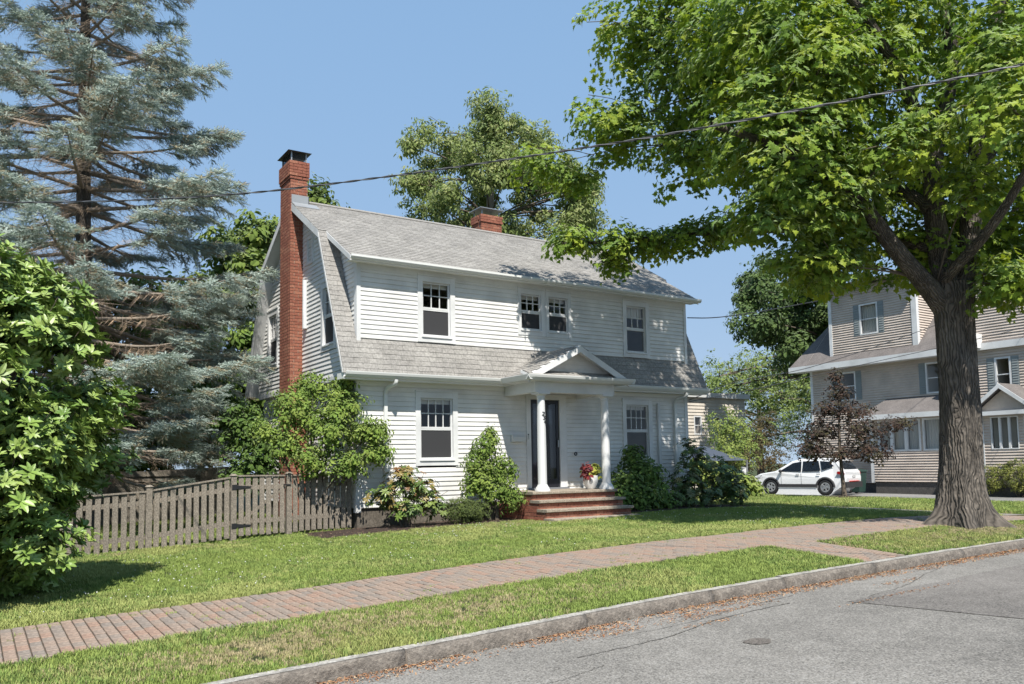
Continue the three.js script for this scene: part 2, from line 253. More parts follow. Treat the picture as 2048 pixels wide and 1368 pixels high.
// one window: casing, sill, sashes with single panes, insect screen over the lower sash, dark room behind
function makeWindow(parent, pos, turn, w, h, cols, rows, o = {}) {
  const win = grp('window', parent); win.position.set(...pos); win.rotation.y = turn;
  const cw = o.casing ?? 0.12, ct = 0.13, sb = 0.13, f = new GB();
  f.box(-w / 2, -w / 2 + cw, 0, h - 0.002, -0.09, 0.035).box(w / 2 - cw, w / 2, 0, h - 0.002, -0.09, 0.035).box(-w / 2 + cw + 0.001, w / 2 - cw - 0.001, h - ct, h - 0.004, -0.09, 0.033).box(-w / 2 + cw + 0.001, w / 2 - cw - 0.001, 0.002, sb - 0.03, -0.09, 0.031).box(-w / 2 - 0.008, w / 2 + 0.008, h, h + 0.03, -0.03, 0.05);
  f.mesh('casing', MAT.trim, win);
  new GB().box(-w / 2 + cw - 0.03, w / 2 - cw + 0.03, sb - 0.028, sb, -0.08, 0.055).mesh('sill', MAT.trim, win);
  const x0 = -w / 2 + cw + 0.002, x1 = w / 2 - cw - 0.002, y0 = sb + 0.002, y1 = h - ct - 0.002, ym = o.meet ?? (y0 + y1) / 2, st = 0.035, mu = 0.02;
  const up = new GB(); up.box(x0, x0 + st, ym, y1, -0.055, -0.02).box(x1 - st, x1, ym, y1, -0.055, -0.02).box(x0 + st + 0.001, x1 - st - 0.001, y1 - st, y1 - 0.001, -0.054, -0.021).box(x0 + st + 0.001, x1 - st - 0.001, ym + 0.001, ym + 0.045, -0.054, -0.012);
  const gx0 = x0 + st, gx1 = x1 - st, gy0 = ym + 0.045, gy1 = y1 - st, pw = (gx1 - gx0) / cols, ph = (gy1 - gy0) / rows;
  for (let i = 1; i < cols; i++) up.box(gx0 + i * pw - mu / 2, gx0 + i * pw + mu / 2, gy0, gy1, -0.052, -0.026);
  for (let j = 1; j < rows; j++) up.box(gx0, gx1, gy0 + j * ph - mu / 2, gy0 + j * ph + mu / 2, -0.05, -0.028);
  up.mesh('upper_sash', MAT.trim, win);
  const pg = new THREE.PlaneGeometry(pw - 0.004, ph - 0.004);
  for (let i = 0; i < cols; i++) for (let j = 0; j < rows; j++) { const m = add('pane', pg, MAT.glass, win); m.position.set(gx0 + (i + 0.5) * pw, gy0 + (j + 0.5) * ph, -0.04); m.rotation.set(rr(-0.006, 0.006), rr(-0.008, 0.008), 0); }
  const lo = new GB(); lo.box(x0, x0 + 0.03, y0, ym - 0.001, -0.075, -0.012).box(x1 - 0.03, x1, y0, ym - 0.001, -0.075, -0.012).box(x0 + 0.031, x1 - 0.031, y0, y0 + 0.045, -0.074, -0.014).box(x0 + 0.031, x1 - 0.031, ym - 0.03, ym - 0.002, -0.074, -0.014);
  lo.mesh('lower_sash', MAT.trim, win);
  if (o.noScreen) { const m = add('pane', new THREE.PlaneGeometry(x1 - x0 - 0.06, ym - y0 - 0.07), MAT.glass, win); m.position.set(0, (y0 + ym) / 2, -0.05); }
  else new GB().box(x0 + 0.031, x1 - 0.031, y0 + 0.046, ym - 0.031, -0.03, -0.026).mesh('screen', MAT.screen, win);
  if (o.blind) new GB().box(x0 + 0.01, x1 - 0.01, y1 - o.blind, y1, -0.13, -0.125).mesh('blind', MAT.blind, win);
  return win;
}
// clapboards: courses clipped to span(y) and cut round openings; local x along the wall, z outwards
function clapboards(parent, y0, y1, span, holes, e = 0.1) {
  const n = Math.round((y1 - y0) / e); e = (y1 - y0) / n;
  for (let i = 0; i < n; i++) {
    const a = y0 + i * e, b = a + e - 0.0015; let segs = span((a + b) / 2, a, b);
    for (const [hx0, hx1, hy0, hy1] of holes) if (hy0 < b - 0.02 && hy1 > a + 0.02) segs = segs.flatMap(([s, t]) => hx1 <= s || hx0 >= t ? [[s, t]] : [[s, Math.min(hx0, t)], [Math.max(hx1, s), t]].filter(q => q[1] - q[0] > 0.01));
    if (!segs.length) continue;
    for (const [s, t] of segs) new GB().prism([[-0.1, a], [0.018, a], [0.021, a + 0.012], [0.004, b], [-0.1, b]], 'x', s, t).mesh('clapboard', MAT.siding, parent);
  }
}
const W1 = [ // front windows, ground floor: centre x, bottom y, width, height
  [1.865, 1.30, 1.04, 1.60, 4, 2], [7.68, 1.30, 1.0, 1.60, 4, 2]];
const W2 = [[1.855, 3.99, 0.93, 1.47, 3, 2], [4.39, 4.33, 0.76, 1.12, 3, 2], [5.19, 4.33, 0.76, 1.12, 3, 2], [7.68, 3.99, 0.9, 1.47, 3, 2]];
const hole = ([x, y, w, h]) => [x - w / 2 + 0.05, x + w / 2 - 0.05, y + 0.03, y + h - 0.05];
{
  new GB().box(0.03, HW - 0.03, -0.6, 0.44, -HD + 0.05, -0.03).mesh('foundation', MAT.foundation, house);
  // ground-floor front wall
  const fw = grp('front_wall', house);
  clapboards(fw, 0.45, 3.08, () => [[0.09, HW - 0.09]], [...W1.map(hole), [4.3, 5.3, 0.2, 2.86]]);
  // dormer wall above the skirt roof
  const dw = grp('dormer_wall', house); dw.position.z = 0.05;
  clapboards(dw, 3.98, 5.58, () => [[0.07, HW - 0.07]], [...W2.map(hole)]);
  // gable end (faces the fence), cut under the roof
  const gw = grp('gable_wall', house); gw.rotation.y = -Math.PI / 2;   // local x = world z
  const rearZ = y => y < FY ? -HD : Math.max(-HD, 2 * RZ - lerp(FZ, BZ, (y - FY) / (BY - FY)) + 0.12);
  const GX = -0.14, GW = [[-1.19, 3.86, 0.9, 1.55, 3, 2], [-5.2, 3.86, 0.9, 1.55, 3, 2]];
  const gu = grp('upper_gable_wall', house); gu.rotation.y = -Math.PI / 2; gu.position.x = GX;
  clapboards(gw, 0.45, 3.15, () => [[-HD + 0.09, -0.09]], []);
  clapboards(gu, 3.25, 7.55, (y, a, b) => { const half = (RY - 0.16 - b) / SL; if (half < 0.05) return []; return [[Math.max(rearZ(b), RZ - half), Math.min(lerp(FZ, BZ, (b - FY) / (BY - FY)) - 0.13, RZ + half)]]; }, GW.map(hole));
  const ck = grp('dormer_cheek', house); ck.rotation.y = -Math.PI / 2;
  clapboards(ck, 3.98, 6.3, (y, a, b) => [[lerp(FZ, BZ, (a - FY) / (BY - FY)) - 0.1, Math.min(-0.02, RZ + (RY - 0.12 - b) / SL)]].filter(q => q[1] > q[0] + 0.02), []);
  new GB().box(GX - 0.03, -0.0, 3.15, 3.25, -HD + 0.02, 0.1).mesh('belt_course', MAT.trim, house);
  const rw = grp('rear_gable_wall', house); rw.rotation.y = Math.PI / 2; rw.position.x = HW;   // local x = -world z
  clapboards(rw, 0.45, 7.55, (y, a, b) => { const half = (RY - 0.16 - b) / SL; if (half < 0.05) return []; return [[Math.max(0.02, -RZ - half), Math.min(b < 3.1 ? HD - 0.09 : -rearZ(b), -RZ + half)]]; }, []);
  new GB().box(0.02, HW - 0.02, 0.45, 3.3, -HD, -HD + 0.1).mesh('back_wall', MAT.siding, house);
  // rooms behind the windows: floors, a partition and plaster linings
  const inn = grp('interior', house), plaster = std([0.5, 0.46, 0.4], { roughness: 1 }), boards = std([0.3, 0.2, 0.12], { roughness: 0.6 });
  new GB().box(0.1, HW - 0.1, 0.5, 0.62, -HD + 0.12, -0.12).mesh('floor', boards, inn); new GB().box(0.1, HW - 0.1, 3.14, 3.3, -HD + 0.12, -0.12).mesh('upper_floor', plaster, inn); new GB().box(0.1, HW - 0.1, 5.62, 5.7, -5.2, -0.1).mesh('ceiling', plaster, inn);
  new GB().box(0.1, HW - 0.1, 0.62, 3.13, -3.6, -3.5).mesh('partition', plaster, inn); new GB().box(0.1, HW - 0.1, 3.31, 5.6, -3.3, -3.2).mesh('partition', plaster, inn); new GB().box(4.0, 4.1, 0.62, 3.13, -3.49, -0.12).mesh('partition', plaster, inn); new GB().box(5.9, 6.0, 0.62, 3.13, -3.49, -0.12).mesh('partition', plaster, inn); new GB().box(3.3, 3.4, 3.31, 5.6, -3.19, -0.1).mesh('partition', plaster, inn); new GB().box(6.2, 6.3, 3.31, 5.6, -3.19, -0.1).mesh('partition', plaster, inn);
  // corner boards
  for (const b of [[-0.025, 0.088, 0.36, 3.08, -0.09, 0.026], [HW - 0.088, HW + 0.025, 0.36, 3.08, -0.09, 0.026], [-0.025, 0.088, 0.36, 3.08, -HD - 0.02, -HD + 0.088], [-0.022, 0.068, 3.90, 5.58, -0.06, 0.078], [HW - 0.068, HW + 0.022, 3.90, 5.58, -0.06, 0.078]]) new GB().box(...b).mesh('corner_board', MAT.trim, house);
  for (const w of W1) makeWindow(house, [w[0], w[1], 0], 0, w[2], w[3], w[4], w[5], { blind: 0.12, noScreen: w[0] > 5 });
  W2.forEach((w, i) => makeWindow(house, [w[0], w[1], 0.05], 0, w[2], w[3], w[4], w[5], { blind: i === 3 ? 0.3 : 0.11, noScreen: i === 3, casing: i === 1 || i === 2 ? 0.09 : 0.12 }));
  new GB().box(4.775, 4.805, 4.33, 5.45, -0.03, 0.083).mesh('mullion', MAT.trim, house);
  for (const w of GW) makeWindow(house, [GX, w[1], w[0]], -Math.PI / 2, w[2], w[3], w[4], w[5], { blind: 0.1 });
  { const v = grp('attic_vent', house); v.position.set(GX, 6.03, -2.36); v.rotation.y = -Math.PI / 2; new GB().box(-0.2, -0.14, 0, 0.66, -0.05, 0.045).box(0.14, 0.2, 0, 0.66, -0.05, 0.045).box(-0.14, 0.14, 0, 0.06, -0.05, 0.044).box(-0.14, 0.14, 0.6, 0.66, -0.05, 0.044).mesh('frame', MAT.trim, v); for (let k = 0; k < 8; k++) { const s = new GB().prism([[-0.03, 0], [0.022, -0.035], [0.026, -0.028], [-0.026, 0.007]], 'x', -0.14, 0.14).mesh('slat', MAT.trim, v); s.position.y = 0.11 + k * 0.065; } }
  // conduit pipe beside the chimney
  { const c = new THREE.CylinderGeometry(0.055, 0.055, 1.15, 12); const m = add('vent_pipe', c, MAT.trim, house); m.position.set(GX - 0.06, 5.12, -2.62); }
}
// roof slabs: shingled plane given by its foot and top lines, laid with overlapping courses of tabs
function shingles(parent, x0, x1, foot, top, course, tab, opt = {}) {
  // foot/top: [z, y]; normal points outward (+z/+y side when top.z < foot.z)
  const dz = top[0] - foot[0], dy = top[1] - foot[1], L = Math.hypot(dz, dy), uz = dz / L, uy = dy / L, nz = (dz < 0 ? 1 : -1) * Math.abs(uy), ny = Math.abs(uz), n = Math.ceil(L / course), r = RNG(opt.seed ?? 3), out = shingleMats.map(() => new GB()); let made = 0;
  for (let i = 0; i < n; i++) {
    const s0 = i * course, s1 = Math.min(L, s0 + course * 1.25); let x = x0 - (i % 2) * tab / 2 - r() * 0.06;
    const lim = opt.clip ? opt.clip(foot[1] + uy * s0, foot[0] + uz * s0) : [[x0, x1]];
    while (x < x1) {
      const w = tab * (opt.jit ? rr(0.85, 1.15, r) : 1);
      for (const [l0, l1] of lim) {
        const a = Math.max(x, l0) + (x > l0 ? 0.003 : 0), b = Math.min(x + w, l1); if (b - a < 0.02) continue;
        const th = rr(0.009, 0.014, r), drop = rr(-0.006, 0.006, r), P = (xx, s, h) => V(xx, foot[1] + uy * s + ny * h, foot[0] + uz * s + nz * h);
        const lo = s0 + drop, c = dz < 0 ? [P(a, lo, 0), P(b, lo, 0), P(b, s1, -0.004), P(a, s1, -0.004), P(a, lo, th), P(b, lo, th), P(b, s1, 0.002), P(a, s1, 0.002)] : [P(b, lo, 0), P(a, lo, 0), P(a, s1, -0.004), P(b, s1, -0.004), P(b, lo, th), P(a, lo, th), P(a, s1, 0.002), P(b, s1, 0.002)];
        const k = Math.floor(r() * 4);
        if (opt.single && made < opt.single) { new GB().hexa(c).mesh('shingle', shingleMats[k], parent); made++; } else out[k].hexa(c);
      }
      x += w;
    }
  }
  out.forEach((g, k) => { if (g.p.length) stuff(g.mesh('shingle_field', shingleMats[k], parent)); });
}
{
  const up = grp('upper_roof', house), dk = MAT.soffit;
  // decking, front and rear, with thickness
  const ov = 0.42, dz0 = 0.32;
  const deck = new GB();
  deck.prism([[BZ, upY(BZ) - 0.1], [BZ, upY(BZ)], [RZ, RY], [RZ, RY - 0.11]], 'x', -ov, HW + ov);
  deck.prism([[dz0, upY(dz0) - 0.07], [dz0, upY(dz0)], [BZ - 0.001, upY(BZ)], [BZ - 0.001, upY(BZ) - 0.09]], 'x', -0.24, HW + 0.24);
  deck.prism([[RZ, RY - 0.11], [RZ, RY], [2 * RZ - BZ, upY(BZ)], [2 * RZ - BZ, upY(BZ) - 0.1]], 'x', -ov, HW + ov);
  deck.mesh('deck', dk, up);
  const e1 = [dz0 + 0.05, upY(dz0 + 0.05) + 0.004];
  shingles(up, -0.25, HW + 0.25, e1, [RZ - 0.005, RY + 0.006], 0.128, 0.3, { seed: 4 });
  for (const [a, b] of [[-ov - 0.02, -0.252], [HW + 0.252, HW + ov + 0.02]]) shingles(up, a, b, [BZ + 0.01, upY(BZ + 0.01) + 0.004], [RZ - 0.005, RY + 0.006], 0.128, 0.3, { seed: 5 });
  shingles(up, -ov - 0.02, HW + ov + 0.02, [2 * RZ - BZ - 0.05, upY(BZ) - 0.02], [RZ + 0.005, RY + 0.004], 0.128, 0.3, { seed: 6 });
  new GB().prism([[RZ + 0.14, RY - 0.06], [RZ + 0.14, RY - 0.045], [RZ, RY + 0.032], [RZ - 0.14, RY - 0.045], [RZ - 0.14, RY - 0.06], [RZ, RY + 0.018]], 'x', -ov, HW + ov).mesh('ridge_cap', shingleMats[1], up);
  // white rake boards and dormer eave trim
  const tr = { prism(...a) { new GB().prism(...a).mesh('rake_board', MAT.trim, up); } };
  for (const x of [-ov - 0.022, HW + ov]) { tr.prism([[BZ, upY(BZ) - 0.17], [BZ, upY(BZ) - 0.002], [RZ, RY - 0.002], [RZ, RY - 0.18]], 'x', x, x + 0.022); tr.prism([[RZ - 0.001, RY - 0.18], [RZ - 0.001, RY - 0.002], [2 * RZ - BZ, upY(BZ) - 0.002], [2 * RZ - BZ, upY(BZ) - 0.17]], 'x', x, x + 0.022); }
  for (const x of [-0.262, HW + 0.24]) tr.prism([[dz0, upY(dz0) - 0.12], [dz0, upY(dz0) - 0.002], [BZ - 0.3, upY(BZ - 0.3) - 0.002], [BZ - 0.3, upY(BZ - 0.3) - 0.13]], 'x', x, x + 0.022);
  const sf = new GB(); sf.box(-0.24, HW + 0.24, 5.56, 5.585, 0.051, dz0 - 0.001); sf.box(-0.24, HW + 0.24, 5.53, 5.64, dz0, dz0 + 0.02);
  sf.mesh('eave_soffit', MAT.soffit, up);
  new GB().prism([[dz0 + 0.022, 5.555], [dz0 + 0.075, 5.56], [dz0 + 0.11, 5.6], [dz0 + 0.11, 5.645], [dz0 + 0.1, 5.645], [dz0 + 0.1, 5.605], [dz0 + 0.07, 5.572], [dz0 + 0.022, 5.568]], 'x', -0.28, HW + 0.28).mesh('eave_gutter', MAT.gutter, up);
  new GB().box(0.07, HW - 0.07, 5.44, 5.56, 0.0, 0.075).mesh('frieze', MAT.trim, up);
  // lower slopes
  const low = grp('lower_roof', house), ld = new GB(), zAt = y => lerp(FZ, BZ, (y - FY) / (BY - FY)), yAt = z => lerp(FY, BY, (z - FZ) / (BZ - FZ));
  const yD = yAt(0.03);
  ld.prism([[FZ - 0.03, FY - 0.02], [FZ, FY], [0.03, yD], [-0.06, yD - 0.02]], 'x', -ov, HW + ov);
  for (const [a, b] of [[-ov, -0.03], [HW + 0.03, HW + ov]]) ld.prism([[-0.06, yD - 0.019], [0.029, yD + 0.001], [BZ, BY - 0.04], [BZ - 0.09, BY - 0.1]], 'x', a, b);
  ld.prism([[2 * RZ - FZ, FY], [2 * RZ - FZ + 0.1, FY], [2 * RZ - BZ + 0.1, BY - 0.09], [2 * RZ - BZ, BY - 0.04]], 'x', -ov, HW + ov);
  ld.mesh('deck', dk, low);
  shingles(low, -ov - 0.015, HW + ov + 0.015, [FZ + 0.02, FY - 0.03], [0.03, yD], 0.125, 0.305, { single: 300, seed: 8, jit: 1, clip: (y) => y > yAt(0.06) ? [[-ov - 0.015, -0.03], [HW + 0.03, HW + ov + 0.015]] : [[-ov - 0.015, HW + ov + 0.015]] });
  for (const [a, b] of [[-ov - 0.015, -0.03], [HW + 0.03, HW + ov + 0.015]]) shingles(low, a, b, [0.04, yAt(0.04)], [BZ, BY], 0.128, 0.305, { seed: 9, jit: 1 });
  shingles(low, -ov, HW + ov, [2 * RZ - FZ - 0.02, FY], [2 * RZ - BZ, BY], 0.15, 1.2, { seed: 10 });
  const lt = { prism(...a) { new GB().prism(...a).mesh('rake_board', MAT.trim, low); } };
  for (const x of [-ov - 0.02, HW + ov]) { lt.prism([[FZ - 0.07, FY - 0.02], [FZ - 0.012, FY - 0.02], [BZ - 0.012, BY - 0.02], [BZ - 0.07, BY - 0.02]], 'x', x, x + 0.02); lt.prism([[2 * RZ - FZ + 0.005, FY - 0.02], [2 * RZ - FZ + 0.16, FY - 0.02], [2 * RZ - BZ + 0.16, BY - 0.04], [2 * RZ - BZ + 0.005, BY - 0.02]], 'x', x, x + 0.02); }
  // wide soffits of the rear slope overhang
  const rs = new GB(); rs.prism([[2 * RZ - FZ + 0.11, FY], [2 * RZ - FZ + 0.13, FY], [2 * RZ - BZ + 0.13, BY - 0.1], [2 * RZ - BZ + 0.11, BY - 0.1]], 'x', -ov + 0.002, 0); rs.mesh('rake_soffit', MAT.trim, low);
  // ground-floor eave: soffit, fascia and gutters, broken by the porch
  const es = new GB(); es.box(-ov, HW + ov, 3.082, 3.105, 0.004, FZ - 0.025); es.box(-ov, HW + ov, 3.07, FY - 0.035, FZ - 0.024, FZ - 0.004); es.box(0.0, HW, 3.0, 3.081, 0.004, 0.03); es.prism([[0.003, 3.106], [FZ - 0.03, 3.106], [FZ - 0.06, FY - 0.02], [0.003, FY - 0.01]], 'x', -ov + 0.001, -ov + 0.02);
  es.mesh('eave_soffit', MAT.soffit, low);
  const gut = (a, b, z, y) => new GB().prism([[z, y - 0.11], [z + 0.06, y - 0.11], [z + 0.105, y - 0.055], [z + 0.12, y - 0.01], [z + 0.12, y + 0.004], [z + 0.108, y + 0.004], [z + 0.1, y - 0.03], [z + 0.055, y - 0.098], [z, y - 0.098]], 'x', a, b);
  gut(-ov, 3.34, FZ, FY).mesh('gutter', MAT.gutter, low); gut(6.18, HW + ov, FZ, FY).mesh('gutter', MAT.gutter, low);
  for (const x of [0.63, 8.98]) { // downspouts with their offset elbows
    const d = new GB(); d.box(x - 0.038, x + 0.038, 0.62, 2.86, 0.03, 0.085); const e = add('downspout', d.build(), MAT.gutter, low);
    const el = tube(curve([V(x + 0.08, 3.1, FZ + 0.05), V(x + 0.075, 3.02, FZ + 0.03), V(x + 0.02, 2.94, 0.12), V(x, 2.84, 0.058)], 10), Array(11).fill(0.042), 10); add('elbow', el, MAT.gutter, low);
  }
  new GB().box(8.355, 8.425, 0.7, 2.83, 0.03, 0.08).mesh('cable_duct', MAT.trim, low);
}
{ // brick chimney on the gable end: bricks proud of recessed mortar, corbelled top, spark-arrestor cap
  const ch = grp('chimney', house), X0 = -0.46, X1 = -0.03, Z0 = -3.67, Z1 = -2.9, top = 8.64, r = RNG(31); let count = 0;
  const core = new GB().box(X0 + 0.012, X1, -0.3, 6.9, Z0 + 0.012, Z1 - 0.012); core.box(X0 + 0.012, X1 - 0.012, 6.9, top - 0.01, Z0 + 0.012, Z1 - 0.012); core.mesh('mortar', MAT.mortar, ch);
  const fields = brickMats.map(() => new GB()), bh = 0.0735;
  const put = (a, b, c, d, e, f, big) => { const k = Math.floor(r() * 4), j = () => rr(-0.002, 0.002, r); if (big && count < 300) { count++; new GB().box(a + j(), b + j(), c, d, e + j(), f + j()).mesh('brick', brickMats[k], ch); } else fields[k].box(a + j(), b + j(), c, d, e + j(), f + j()); };
  for (let i = 0, y = top - bh; y > -0.2; i++, y -= bh) {
    const co = i < 5 ? 0.035 : i < 6 ? 0.018 : 0, x0 = X0 - co, z0 = Z0 - co, z1 = Z1 + co, xr = X1 + (y > 7.2 ? co : 0), ya = y + 0.006, yb = y + bh - 0.005;
    const row = (a, b, off) => { const s = []; let p = a - off; while (p < b - 0.01) { const q = Math.min(b, p + 0.205); const aa = Math.max(a, p); if (q - aa > 0.03) s.push([aa, q - 0.011]); p += 0.205; } return s; };
    for (const [a, b] of row(x0, xr, (i % 2) * 0.1)) put(a, b, ya, yb, z1 - 0.09, z1, i < 70);          // street face
    for (const [a, b] of row(z0 + 0.0, z1 - 0.1, (i % 2) * 0.1)) put(x0, x0 + 0.09, ya, yb, a, b, false);   // fence face
    if (y > 6.7) for (const [a, b] of row(z0, z1 - 0.1, (i % 2) * 0.1)) fields[1].box(xr - 0.09, xr, ya, yb, a, b);
    if (y > 6.7 || i % 2) fields[0].box(x0 + 0.1, xr - 0.1, ya, yb, z0, z0 + 0.05);
  }
  fields.forEach((g, k) => stuff(g.mesh('brick_field', brickMats[k], ch)));
  const f = new GB(); f.box(X0 + 0.02, X1 + 0.02, upY(Z1) - 0.02, upY(Z1) + 0.22, Z1 + 0.005, Z1 + 0.02); f.box(X1 + 0.003, X1 + 0.018, 7.3, upY(Z1) + 0.22, Z0, Z1 + 0.02); f.prism([[Z1 + 0.02, upY(Z1) + 0.03], [Z1 + 0.25, upY(Z1 + 0.25) + 0.03], [Z1 + 0.25, upY(Z1 + 0.25) + 0.02], [Z1 + 0.02, upY(Z1) + 0.02]], 'x', X0 + 0.03, X1 + 0.2); f.mesh('flashing', MAT.lead, ch);
  const cx = (X0 + X1) / 2, cz = (Z0 + Z1) / 2, cap = grp('chimney_cap', ch);
  const c1 = new GB(), hx = 0.18, hz = 0.33; for (const [a, b] of [[-1, -1], [1, -1], [1, 1], [-1, 1]]) c1.box(cx + a * hx - 0.015, cx + a * hx + 0.015, top, top + 0.24, cz + b * hz - 0.015, cz + b * hz + 0.015);
  c1.mesh('cap_posts', MAT.steel, cap);
  const rf = new GB(), q = [V(cx - hx - 0.11, top + 0.235, cz + hz + 0.11), V(cx + hx + 0.11, top + 0.235, cz + hz + 0.11), V(cx + hx + 0.11, top + 0.235, cz - hz - 0.11), V(cx - hx - 0.11, top + 0.235, cz - hz - 0.11)], ap = V(cx, top + 0.37, cz); for (let k = 0; k < 4; k++) rf.tri(q[k], q[(k + 1) % 4], ap); rf.quad(q[3], q[2], q[1], q[0]); rf.mesh('cap_hood', std([0.09, 0.095, 0.10], { roughness: 0.5, metalness: 0.4 }), cap);
  const ms = new GB(); for (let k = 0; k < 16; k++) { const t = -hx + (k + 0.5) * hx / 8, s = -hz + (k + 0.5) * hz / 8; ms.box(cx + t - 0.004, cx + t + 0.004, top, top + 0.235, cz + hz - 0.004, cz + hz + 0.004).box(cx - hx - 0.004, cx - hx + 0.004, top, top + 0.235, cz + s - 0.004, cz + s + 0.004); } for (let k = 1; k < 8; k++) ms.box(cx - hx, cx + hx, top + k * 0.03 - 0.003, top + k * 0.03 + 0.003, cz + hz - 0.003, cz + hz + 0.003).box(cx - hx - 0.003, cx - hx + 0.003, top + k * 0.03 - 0.003, top + k * 0.03 + 0.003, cz - hz, cz + hz); ms.mesh('cap_screen', MAT.black, cap);
  // smaller chimney behind the ridge
  const c2 = grp('small_chimney', house), bx0 = 5.3, bx1 = 5.98, bz0 = -4.2, bz1 = -3.66, t2 = 8.42; new GB().box(bx0 + 0.01, bx1 - 0.01, 7.2, t2 - 0.005, bz0 + 0.01, bz1 - 0.01).mesh('mortar', MAT.mortar, c2);
  const f2 = brickMats.map(() => new GB()); for (let i = 0, y = t2 - bh; y > 7.3; i++, y -= bh) { const co = i < 3 ? 0.03 : 0; for (let p = bx0 - co - (i % 2) * 0.1; p < bx1 + co; p += 0.205) { const a = Math.max(bx0 - co, p), b = Math.min(bx1 + co, p + 0.194); if (b - a > 0.03) f2[Math.floor(r() * 4)].box(a, b, y + 0.005, y + bh - 0.005, bz1 - 0.09 + co, bz1 + co); } for (let p = bz0 - (i % 2) * 0.1; p < bz1 - 0.1; p += 0.205) { const a = Math.max(bz0 - co, p), b = Math.min(bz1 - 0.1, p + 0.194); if (b - a > 0.03) f2[Math.floor(r() * 4)].box(bx0 - co, bx0 + 0.08, y + 0.005, y + bh - 0.005, a, b); } } f2.forEach((g, k) => g.p.length && g.mesh('brick_field', brickMats[k], c2));
  const c3 = new GB(); for (const [a, b] of [[bx0 + 0.06, bz0 + 0.06], [bx1 - 0.06, bz0 + 0.06], [bx0 + 0.06, bz1 - 0.06], [bx1 - 0.06, bz1 - 0.06]]) c3.box(a - 0.012, a + 0.012, t2, t2 + 0.17, b - 0.012, b + 0.012); c3.box(bx0 - 0.06, bx1 + 0.06, t2 + 0.17, t2 + 0.19, bz0 - 0.06, bz1 + 0.06); c3.mesh('cap', MAT.steel, c2);
}
{ // front porch: pediment roof, beams, two columns, slab, brick steps, door
  const po = grp('porch', house), px = 4.75, ez = 1.43, half = 1.4, py = 3.94, ey = FY + 0.005, sl = (py - ey) / half;
  const side = s => { // roof slope, ridge along z
    const g = new GB(), th = 0.05, x0 = px, x1 = px + s * (half + 0.02), y1 = ey - 0.012; const zb = -0.42;
    const c = [V(x1, y1 - th, ez), V(x0, py - th, ez), V(x0, py - th, zb), V(x1, y1 - th, zb), V(x1, y1, ez), V(x0, py, ez), V(x0, py, zb), V(x1, y1, zb)];
    (s < 0 ? g.hexa(c) : g.hexa([c[1], c[0], c[3], c[2], c[5], c[4], c[7], c[6]])).mesh('roof_deck', MAT.soffit, po);
    const r = RNG(40 + s), L = Math.hypot(half, py - ey), n = 12, out = shingleMats.map(() => new GB());
    for (let i = 0; i < n; i++) { const a0 = i / n, a1 = Math.min(1, (i + 1.25) / n); let z = ez + 0.03 - (i % 2) * 0.15; const P = (t, zz, h) => V(px + s * (half + 0.04) * (1 - t) + s * h * 0.45, lerp(ey - 0.02, py + 0.005, t) + h * 0.89 + 0.004, zz); while (z > -0.35) { const z1 = Math.max(-0.4, z - 0.3), zz = Math.min(z, ez + 0.03), h = rr(0.009, 0.014, r); const c = [P(a0, zz, 0), P(a0, z1 + 0.004, 0), P(a1, z1 + 0.004, -0.003), P(a1, zz, -0.003), P(a0, zz, h), P(a0, z1 + 0.004, h), P(a1, z1 + 0.004, 0.002), P(a1, zz, 0.002)]; const g2 = out[Math.floor(r() * 4)]; s > 0 ? g2.hexa(c) : g2.hexa([c[1], c[0], c[3], c[2], c[5], c[4], c[7], c[6]]); z -= 0.3; } }
    out.forEach((q, k) => stuff(q.mesh('shingle_field', shingleMats[k], po)));
    // rake board and side gutter
    const rk = new GB(), a = V(x0, py - 0.055, ez + 0.001), b = V(x1, y1 - 0.055, ez + 0.001); const d = 0.1; rk.hexa(s < 0 ? [V(b.x, b.y - d, ez + 0.04), V(a.x, a.y - d, ez + 0.04), V(a.x, a.y - d, ez), V(b.x, b.y - d, ez), V(b.x, b.y + 0.05, ez + 0.04), V(a.x, a.y + 0.05, ez + 0.04), V(a.x, a.y + 0.05, ez), V(b.x, b.y + 0.05, ez)] : [V(a.x, a.y - d, ez + 0.04), V(b.x, b.y - d, ez + 0.04), V(b.x, b.y - d, ez), V(a.x, a.y - d, ez), V(a.x, a.y + 0.05, ez + 0.04), V(b.x, b.y + 0.05, ez + 0.04), V(b.x, b.y + 0.05, ez), V(a.x, a.y + 0.05, ez)]); rk.mesh('rake_board', MAT.trim, po);
    const gx = px + s * half, gg = new GB(); gg.prism([[gx, FY - 0.11], [gx + s * 0.06, FY - 0.11], [gx + s * 0.12, FY - 0.01], [gx + s * 0.12, FY + 0.004], [gx + s * 0.108, FY + 0.004], [gx + s * 0.055, FY - 0.098], [gx, FY - 0.098]], 'z', FZ + 0.01, ez + 0.16); gg.mesh('side_gutter', MAT.gutter, po);
  };
  side(-1); side(1);
  // tympanum boards and the little shingled skirt in front of it
  const ty = new GB(), zt = 1.16; for (let k = 0; k < 5; k++) { const a = 3.33 + k * 0.1, b = a + 0.098, w = y => half - (y - ey) / sl - 0.08; if (w(b) < 0.06) break; ty.prism([[px - w(a), a], [px + w(a), a], [px + w(b), b], [px - w(b), b]], 'z', zt - 0.03, zt + 0.012 - k * 0.0); } ty.mesh('tympanum', MAT.siding, po);
  const tt = new GB(); tt.box(px - 1.3, px + 1.3, 3.1, 3.33, zt - 0.06, zt); tt.mesh('tympanum_base', MAT.trim, po);
